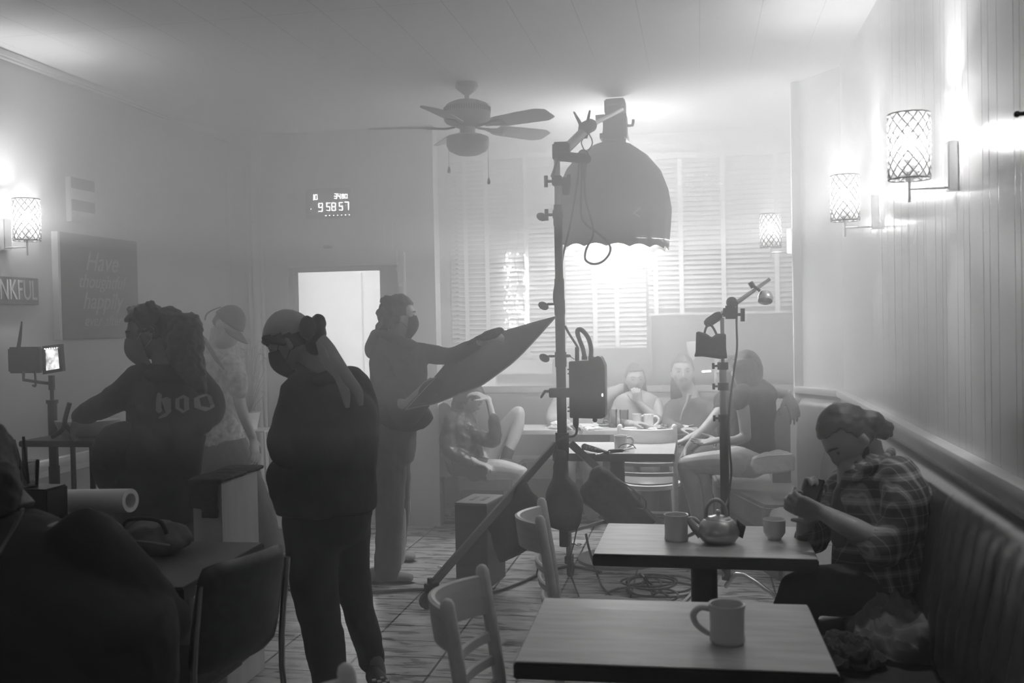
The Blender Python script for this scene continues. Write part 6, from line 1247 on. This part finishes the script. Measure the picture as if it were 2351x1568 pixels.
# booth table setting
mat('porcelain', .75, .3); mat('food', .14, .7, scale=40, var=.12, bump=.4); mat('paper', .8, .8); glass_mat('drink_glass', .05)
def BT(px, py): q = PZ(px, py, .752); return V(q.x, min(max(q.y, 7.63), 7.97), .752)
for px, y, s, lb in ((1462, 7.80, 1., 'white mug beside the two water glasses on the booth table'), (1489, 7.72, 1.05, 'front white mug nearest the plates on the booth table'), (1496, 7.86, 1., 'white mug half hidden behind the front mug on the booth table')):
    q = PY(px, 965, y); mug((q.x, y, .7505), .036*s, .105*s, 0, lb, 'white mugs on the booth table', 'porcelain')
for px, y, lb in ((1407, 7.80, 'clear water glass on the booth table farther from the mugs'), (1433, 7.76, 'clear water glass on the booth table next to the mugs')):
    q = PY(px, 965, y); t = thing('water_glass', lb, 'glass', (q.x, y, .7505), 'water glasses in the booth'); bm = bmesh.new(); lathe(bm, [(0, 0), (.03, 0), (.037, .14), (.034, .14), (.028, .01), (0, .01)], 24, Matrix.Translation((q.x, y, .7505))); mesh_obj('glass_body', bm, 'drink_glass', t)
def plate(px, y, r, lb, food=True, z=.7505):
    q = PY(px, 970, y); t = thing('plate', lb, 'plate', (q.x, y, z), 'plates on the booth table'); M = Matrix.Translation((q.x, y, z)); bm = bmesh.new(); lathe(bm, [(0, .002), (r*.55, .002), (r*.62, .004), (r, .016), (r, .020), (r*.6, .009), (0, .007)], 36, M); mesh_obj('dish', bm, 'porcelain', t)
    if food:
        bm = bmesh.new(); random.seed(int(px))
        for k in range(46): a = random.uniform(0, 6.28); d = r*.6*math.sqrt(random.random()); ell(bm, V(q.x+d*math.cos(a), y+d*math.sin(a), z+.014+random.uniform(0, .03)*(1-d/r)), random.uniform(.008, .02), random.uniform(.008, .02), random.uniform(.005, .011), seg=8)
        o = mesh_obj('food', bm, 'food', t); o['kind'] = 'stuff'
    return t
plate(1540, 7.70, .135, 'big white plate heaped with food leftovers at the table corner'); plate(1560, 7.86, .12, 'white plate with a crumpled napkin behind the heaped plate'); plate(1497, 7.92, .11, 'white plate of leftovers behind the mugs'); plate(1340, 7.78, .12, 'white plate behind the black ballast box', False); plate(1390, 7.92, .10, 'small white plate behind the water glasses', True)
def crumple(px, y, r, lb, h=1., z=.752, sc_=1.):
    q = PY(px, 965, y); bm = bmesh.new(); bmesh.ops.create_icosphere(bm, subdivisions=4, radius=1)
    for v in bm.verts: n_ = noise.noise(v.co*2.3+V(px, 0, 0))+.5*noise.noise(v.co*5+V(0, px, 0)); v.co = V(v.co.x*r*sc_, v.co.y*r*.7, max(v.co.z, -.35)*r*h)*(1+.35*n_)
    zmin = min(v.co.z for v in bm.verts)
    for v in bm.verts: v.co += V(q.x, y, z-zmin)
    return tag(mesh_obj('paper_napkin', bm, 'paper', ang=15), lb, 'napkin', 'paper napkins on the booth table')
crumple(1283, 7.68, .045, 'crumpled white napkin on the booth table beside the tripod pole', .9, sc_=1.6); crumple(1561, 7.87, .05, 'upright crumpled napkin on the rear plate', 1.0, .765); crumple(1502, 7.63, .03, 'flat crumpled napkin at the front edge beside the heaped plate', .35, sc_=1.6); crumple(1352, 7.62, .03, 'small crumpled napkin behind the ballast box plug', .5, sc_=1.5); crumple(1372, 7.66, .03, 'torn napkin scrap beyond the ballast box on the booth table', .45, sc_=1.3)
q = PY(1448, 965, 7.65); bm = bmesh.new(); box(bm, q.x-.05, q.x+.05, 7.625, 7.675, .7505, .768, .004); tag(mesh_obj('napkin_packet', bm, 'paper'), 'small flat white packet in front of the mugs on the booth table', 'packet')
# pouch on the bench
mat('canvas', .62, .75, scale=30, var=.04, bump=.2)
pc = thing('canvas_pouch', 'pale canvas zip pouch lying on the bench beside the person in shorts', 'pouch', PZ(1770, 1085, .46)[:])
bm = bmesh.new(); Yq = 6.42; pts = [PY(x, y, Yq) for x, y in ((1717, 1066), (1726, 1048), (1745, 1040), (1790, 1033), (1808, 1036), (1824, 1044), (1825, 1078), (1780, 1084), (1732, 1086))]; cc_ = sum(pts, Vector())/len(pts); rows = [[bm.verts.new(cc_+(p-cc_)*s_+V(0, o_, 0)) for p in pts] for o_, s_ in ((-.07, .88), (-.055, .98), (.04, .98), (.06, .8))]; [bm.faces.new((a_[i], a_[(i+1) % 9], b_[(i+1) % 9], b_[i])) for a_, b_ in zip(rows, rows[1:]) for i in range(9)]; bm.faces.new(rows[0]); bm.faces.new(rows[-1]); soft('pouch_body', bm, 'canvas', pc, .008, 3, .012, .05)
bm = bmesh.new(); tube(bm, [PY(x, y, Yq-.07) for x, y in ((1737, 1052), (1770, 1046), (1810, 1044), (1822, 1042))], .0035, 6, 3); mesh_obj('zip', bm, 'steel', pc)
# clothes heap on the near bench
def heap(px, py, z, rx, ry, rz, lb, m, seed=0., cat='jacket', nm='coat'):
    q = PZ(px, py, z); bm = bmesh.new(); bmesh.ops.create_icosphere(bm, subdivisions=5, radius=1)
    for v in bm.verts:
        p = v.co.copy(); n_ = noise.noise(p*1.6+V(seed, 0, 0)); rdg = 1-abs(noise.noise(V(p.x*2.2+p.z, p.y*5.5, p.z*3)+V(seed, 3, 1)))*2; v.co = V(p.x*rx*(1+.35*n_), p.y*ry*(1+.3*n_), max(p.z, -.12)*rz*(1+.5*n_+.28*rdg))+V(0, 0, .018*rdg)
    zm = min(v.co.z for v in bm.verts)
    for v in bm.verts: v.co += V(q.x, q.y, z-zm)
    return tag(mesh_obj(nm, bm, m, ang=70), lb, cat)
heap(2060, 1475, .462, .16, .26, .10, 'crumpled grey jacket heaped on the near banquette seat', 'mid_cloth', 4.)
heap(2140, 1400, .52, .09, .10, .08, 'folded end of a scarf lying against the banquette back', 'mid_cloth', 9., 'scarf', 'scarf')
heap(1945, 1520, .462, .10, .14, .045, 'black garment under the grey jacket on the banquette', 'black_cloth', 2.)
# ------------------------------------------------ left: camera cart with monitor
Yk = 4.75; m0 = PY(118, 860, Yk); mt_ = thing('monitor_stand', 'black monitor post with a clamp rising from the equipment cart', 'monitor stand', (m0.x, Yk, 0))
def seg_(x, y0, y1, r, nm, m='black_metal'):
    a = PY(x, y0, Yk); b = PY(x+ (y1-y0)*.02, y1, Yk); bm = bmesh.new(); tube(bm, [(m0.x, Yk, a.z), (m0.x, Yk, b.z)], r, 18); return mesh_obj(nm, bm, m, mt_)
seg_(115, 862, 895, .016, 'collar'); seg_(116, 890, 925, .010, 'pole'); seg_(118, 918, 1075, .024, 'pole'); seg_(117, 918, 926, .031, 'collar')
bm = bmesh.new(); tube(bm, [(m0.x, Yk, .02), (m0.x, Yk, PY(118, 1070, Yk).z)], .028, 18)
for k in range(3): a = k*2.1; tube(bm, [V(m0.x, Yk, .18), V(m0.x+.4*math.cos(a), Yk+.4*math.sin(a), .02)], .016, 10)
mesh_obj('base', bm, 'black_metal', mt_)
bm = bmesh.new(); tube(bm, [PY(115, 880, Yk), PY(92, 878, Yk), PY(54, 872, Yk), PY(54, 852, Yk)], .009, 8); tube(bm, [PY(80, 852, Yk), PY(82, 885, Yk), PY(75, 884, Yk)], .006, 8, 3); mesh_obj('bracket', bm, 'black_metal', mt_)
mo = thing('monitor', 'black field monitor with a glowing screen and a stub antenna', 'monitor', PY(85, 825, Yk)[:])
Mm = basis(PY(70, 826, Yk), RH*.92+FH*.3, z=(0, 0, 1))
a = PY(22, 800, Yk); bm = bmesh.new(); pbox(bm, 22, 797, 96, 856, Yk+.06, .05, .01); mesh_obj('battery_case', bm, 'black_plastic', mo)
cs = [PY(x, y, Yk-.03) for x, y in ((97, 795), (138, 790), (143, 852), (98, 860))]
def plateq(bm, pts, th, nrm=FH):
    t_ = bmesh.new(); f = t_.faces.new([t_.verts.new(p) for p in pts]); r = bmesh.ops.extrude_face_region(t_, geom=[f])
    for g in r['geom']:
        if isinstance(g, bmesh.types.BMVert): g.co += nrm*th
    merge(bm, t_)
bm = bmesh.new(); plateq(bm, cs, .04); mesh_obj('screen_frame', bm, 'black_plastic', mo, smooth=False)
def screen():
    m = bpy.data.materials.new('screen'); m.use_nodes = True; nt = m.node_tree; b = nt.nodes['Principled BSDF']; b.inputs['Base Color'].default_value = (.02,.02,.02,1); b.inputs['Emission Color'].default_value = (1,1,1,1)
    tc = N(nt, 'ShaderNodeTexCoord'); nz = N(nt, 'ShaderNodeTexNoise', i_Scale=22., i_Detail=3.); nt.links.new(tc.outputs['Object'], nz.inputs['Vector']); r = N(nt, 'ShaderNodeMapRange', i_1=.4, i_2=.6, i_3=.01, i_4=.16); nt.links.new(nz.outputs['Fac'], r.inputs[0]); nt.links.new(r.outputs[0], b.inputs['Emission Strength']); m.cycles.emission_sampling = 'NONE'; MATS['screen'] = m
screen(); bm = bmesh.new(); plateq(bm, [PY(x, y, Yk-.033) for x, y in ((104, 802), (132, 799), (136, 846), (106, 851))], .002); mesh_obj('screen', bm, 'screen', mo, smooth=False)
bm = bmesh.new()
for k in range(6): ell(bm, PY(103+5.5*k, 801-.5*k, Yk-.036), .003, .002, .002, seg=8)
mesh_obj('indicator_lights', bm, 'led_white', mo)
bm = bmesh.new(); tube(bm, [PY(42, 800, Yk+.05), PY(46, 775, Yk+.05), PY(50, 738, Yk+.05)], [.011, .009, .004], 8, 2); mesh_obj('antenna', bm, 'rubber', mo)
# cart with pale tub and black frame
ct = thing('equipment_cart', 'black equipment cart behind the woman in the hoodie, with bars and a low shelf', 'cart', (PY(180, 1100, 4.6).x, 4.6, 0))
xa, xb = PY(95, 1000, 4.6).x, PY(262, 1000, 4.6).x; z1_ = PY(180, 1003, 4.6).z
bm = bmesh.new(); box(bm, xa, xb, 4.42, 4.85, z1_-.03, z1_, .005); mesh_obj('top_shelf', bm, 'black_plastic', ct)
bm = bmesh.new(); box(bm, xa, xb, 4.42, 4.85, .25, .28, .005); mesh_obj('low_shelf', bm, 'black_plastic', ct)
for x in (xa+.02, xb-.02):
    for y in (4.44, 4.83): bm = bmesh.new(); tube(bm, [(x, y, .05), (x, y, z1_)], .014, 10); mesh_obj('leg', bm, 'black_metal', ct); bm = bmesh.new(); tube(bm, [(x-.012, y, .04), (x+.012, y, .04)], .04, 16); mesh_obj('caster', bm, 'rubber', ct)
bm = bmesh.new(); tube(bm, [PY(x, y, 4.42) for x, y in ((160, 925), (150, 960), (145, 985), (120, 1003))], .012, 8, 3); tube(bm, [PY(150, 975, 4.42), PY(172, 1000, 4.42)], .012, 8); mesh_obj('handle', bm, 'black_metal', ct)
mat('pale_plastic', .42, .5, scale=9, var=.05); q = PY(202, 1000, 4.62); bm = bmesh.new()
loft(bm, [(V(q.x, 4.62, z1_+.01), RH*.13, FH*.09), (V(q.x, 4.62, z1_+.07), RH*.16, FH*.11), (V(q.x, 4.62, z1_+.085), RH*.165, FH*.115)], 24, 2, .05); tag(mesh_obj('plastic_tub', bm, 'pale_plastic'), 'pale plastic tub with a wide rim on top of the equipment cart', 'tub')
# table in the left corner with the bags
table(-3.3, -1.68, 2.95, 3.62, .75, .05, 'dim cafe table in the corner loaded with equipment bags', rot=math.radians(2), wood='dark_top' if mat('dark_top', .13, .4, scale=5, var=.03) else '')
mat('bag_dark', .07, .6, scale=12, var=.02, bump=.2)
def bag(px0, px1, py0, py1, Y, d, lb, m='bag_dark'):
    a = PY(px0, py0, Y); b = PY(px1, py1, Y); t = thing('equipment_bag', lb, 'bag', ((a.x+b.x)/2, Y, .751), 'soft equipment bags on the corner table'); bm = bmesh.new(); z0 = .751
    loft(bm, [(V((a.x+b.x)/2, Y, z0+.03), V(abs(b.x-a.x)*.5, 0, 0), V(0, d*.5, 0)), (V((a.x+b.x)/2, Y, (z0+a.z)/2), V(abs(b.x-a.x)*.52, 0, 0), V(0, d*.52, 0)), (V((a.x+b.x)/2, Y, a.z-.03), V(abs(b.x-a.x)*.42, 0, 0), V(0, d*.42, 0))], 24, 4, .25); o = soft('bag_body', bm, m, t, .012, 3, .03, .06)
    bm = bmesh.new(); x = (a.x+b.x)/2; tube(bm, [(x-.09, Y-d*.3, a.z-.03), (x-.06, Y-d*.32, a.z+.02), (x+.06, Y-d*.32, a.z+.02), (x+.09, Y-d*.3, a.z-.03)], .008, 8, 4); mesh_obj('strap', bm, 'black_fabric', t)
    bm = bmesh.new(); tube(bm, [(x-.15, Y-d*.5, a.z-.06), (x, Y-d*.54, a.z-.045), (x+.13, Y-d*.5, a.z-.06)], .004, 6, 3); mesh_obj('zip', bm, 'steel', t)
bag(118, 270, 1188, 1290, 3.15, .3, 'dark soft equipment bag under the white tube'); bag(285, 430, 1195, 1290, 3.42, .25, 'dark soft bag with a pale zip next to the half wall', 'grey_cloth')
q0 = PY(112, 1150, 3.22); q1 = PY(300, 1149, 3.16); bm = bmesh.new(); ax = (q1-q0); Mx = basis(q0, ax, y=(0, 1, .0)); rr_ = .041
t = thing('paper_roll', 'white hollow cardboard tube lying on the equipment bags', 'tube', q0[:])
prof = [(rr_*.62, 0), (rr_, 0), (rr_, ax.length), (rr_*.62, ax.length)]; Mz = basis(q0, ax.cross(V(0,1,0)).normalized(), z=ax); lathe(bm, prof+[prof[0]], 36, Mz); mesh_obj('tube_wall', bm, 'paper', t)
bm = bmesh.new(); cc = PY(78, 1135, 3.0); box(bm, cc.x-.05, cc.x+.06, 2.98, 3.1, .751, cc.z+.02, .006); tag(mesh_obj('black_case', bm, 'black_plastic'), 'small black case standing at the end of the white tube', 'case')
jr = thing('brush_cup', 'clear cup of pens and brushes on the corner table beside the person in black', 'cup', (PY(60, 1110, 2.98).x, 2.98, cc.z+.02)); c = V(PY(66, 1110, 3.03).x, 3.03, cc.z+.02)
bm = bmesh.new(); lathe(bm, [(0, 0), (.03, 0), (.036, .09), (.033, .09), (.027, .006), (0, .006)], 20, Matrix.Translation(c)); mesh_obj('cup_body', bm, 'drink_glass', jr)
for k, (dx, dy, L) in enumerate(((-.06, .01, .16), (-.045, -.02, .15), (-.03, .02, .17), (-.075, 0, .14))): bm = bmesh.new(); tube(bm, [c+V(dx*.2, dy*.3, .01), c+V(dx, dy, L)], .005, 8); mesh_obj('pen', bm, 'grey_plastic' if k % 2 else 'black_plastic', jr)
# steel chair arm at the very bottom left
fa = thing('folding_chair', 'steel-armed chair under the person in black', 'chair', (PY(150, 1560, 2.4).x, 2.4, 0)); z_ = .46; xc = PY(120, 1560, 2.42).x
bm = bmesh.new(); box(bm, xc-.22, xc+.24, 2.2, 2.62, .40, .45, .02); mesh_obj('seat', bm, 'vinyl', fa)
for dx in (-.2, .22):
    for y in (2.22, 2.6): bm = bmesh.new(); tube(bm, [(xc+dx, y, 0), (xc+dx, y, .41)], .012, 8); mesh_obj('leg', bm, 'steel', fa)
bm = bmesh.new(); tube(bm, [PY(128, 1488, 2.75), PY(175, 1468, 2.75), PY(218, 1440, 2.75)], .011, 10, 3, dome=True); mesh_obj('arm_tube', bm, 'steel', fa)
bm = bmesh.new(); slab(bm, V(xc-.2, 2.16, 0), V(xc+.22, 2.16, 0), V(0, -1, 0), .5, .72, .04, .02); mesh_obj('backrest', bm, 'vinyl', fa)
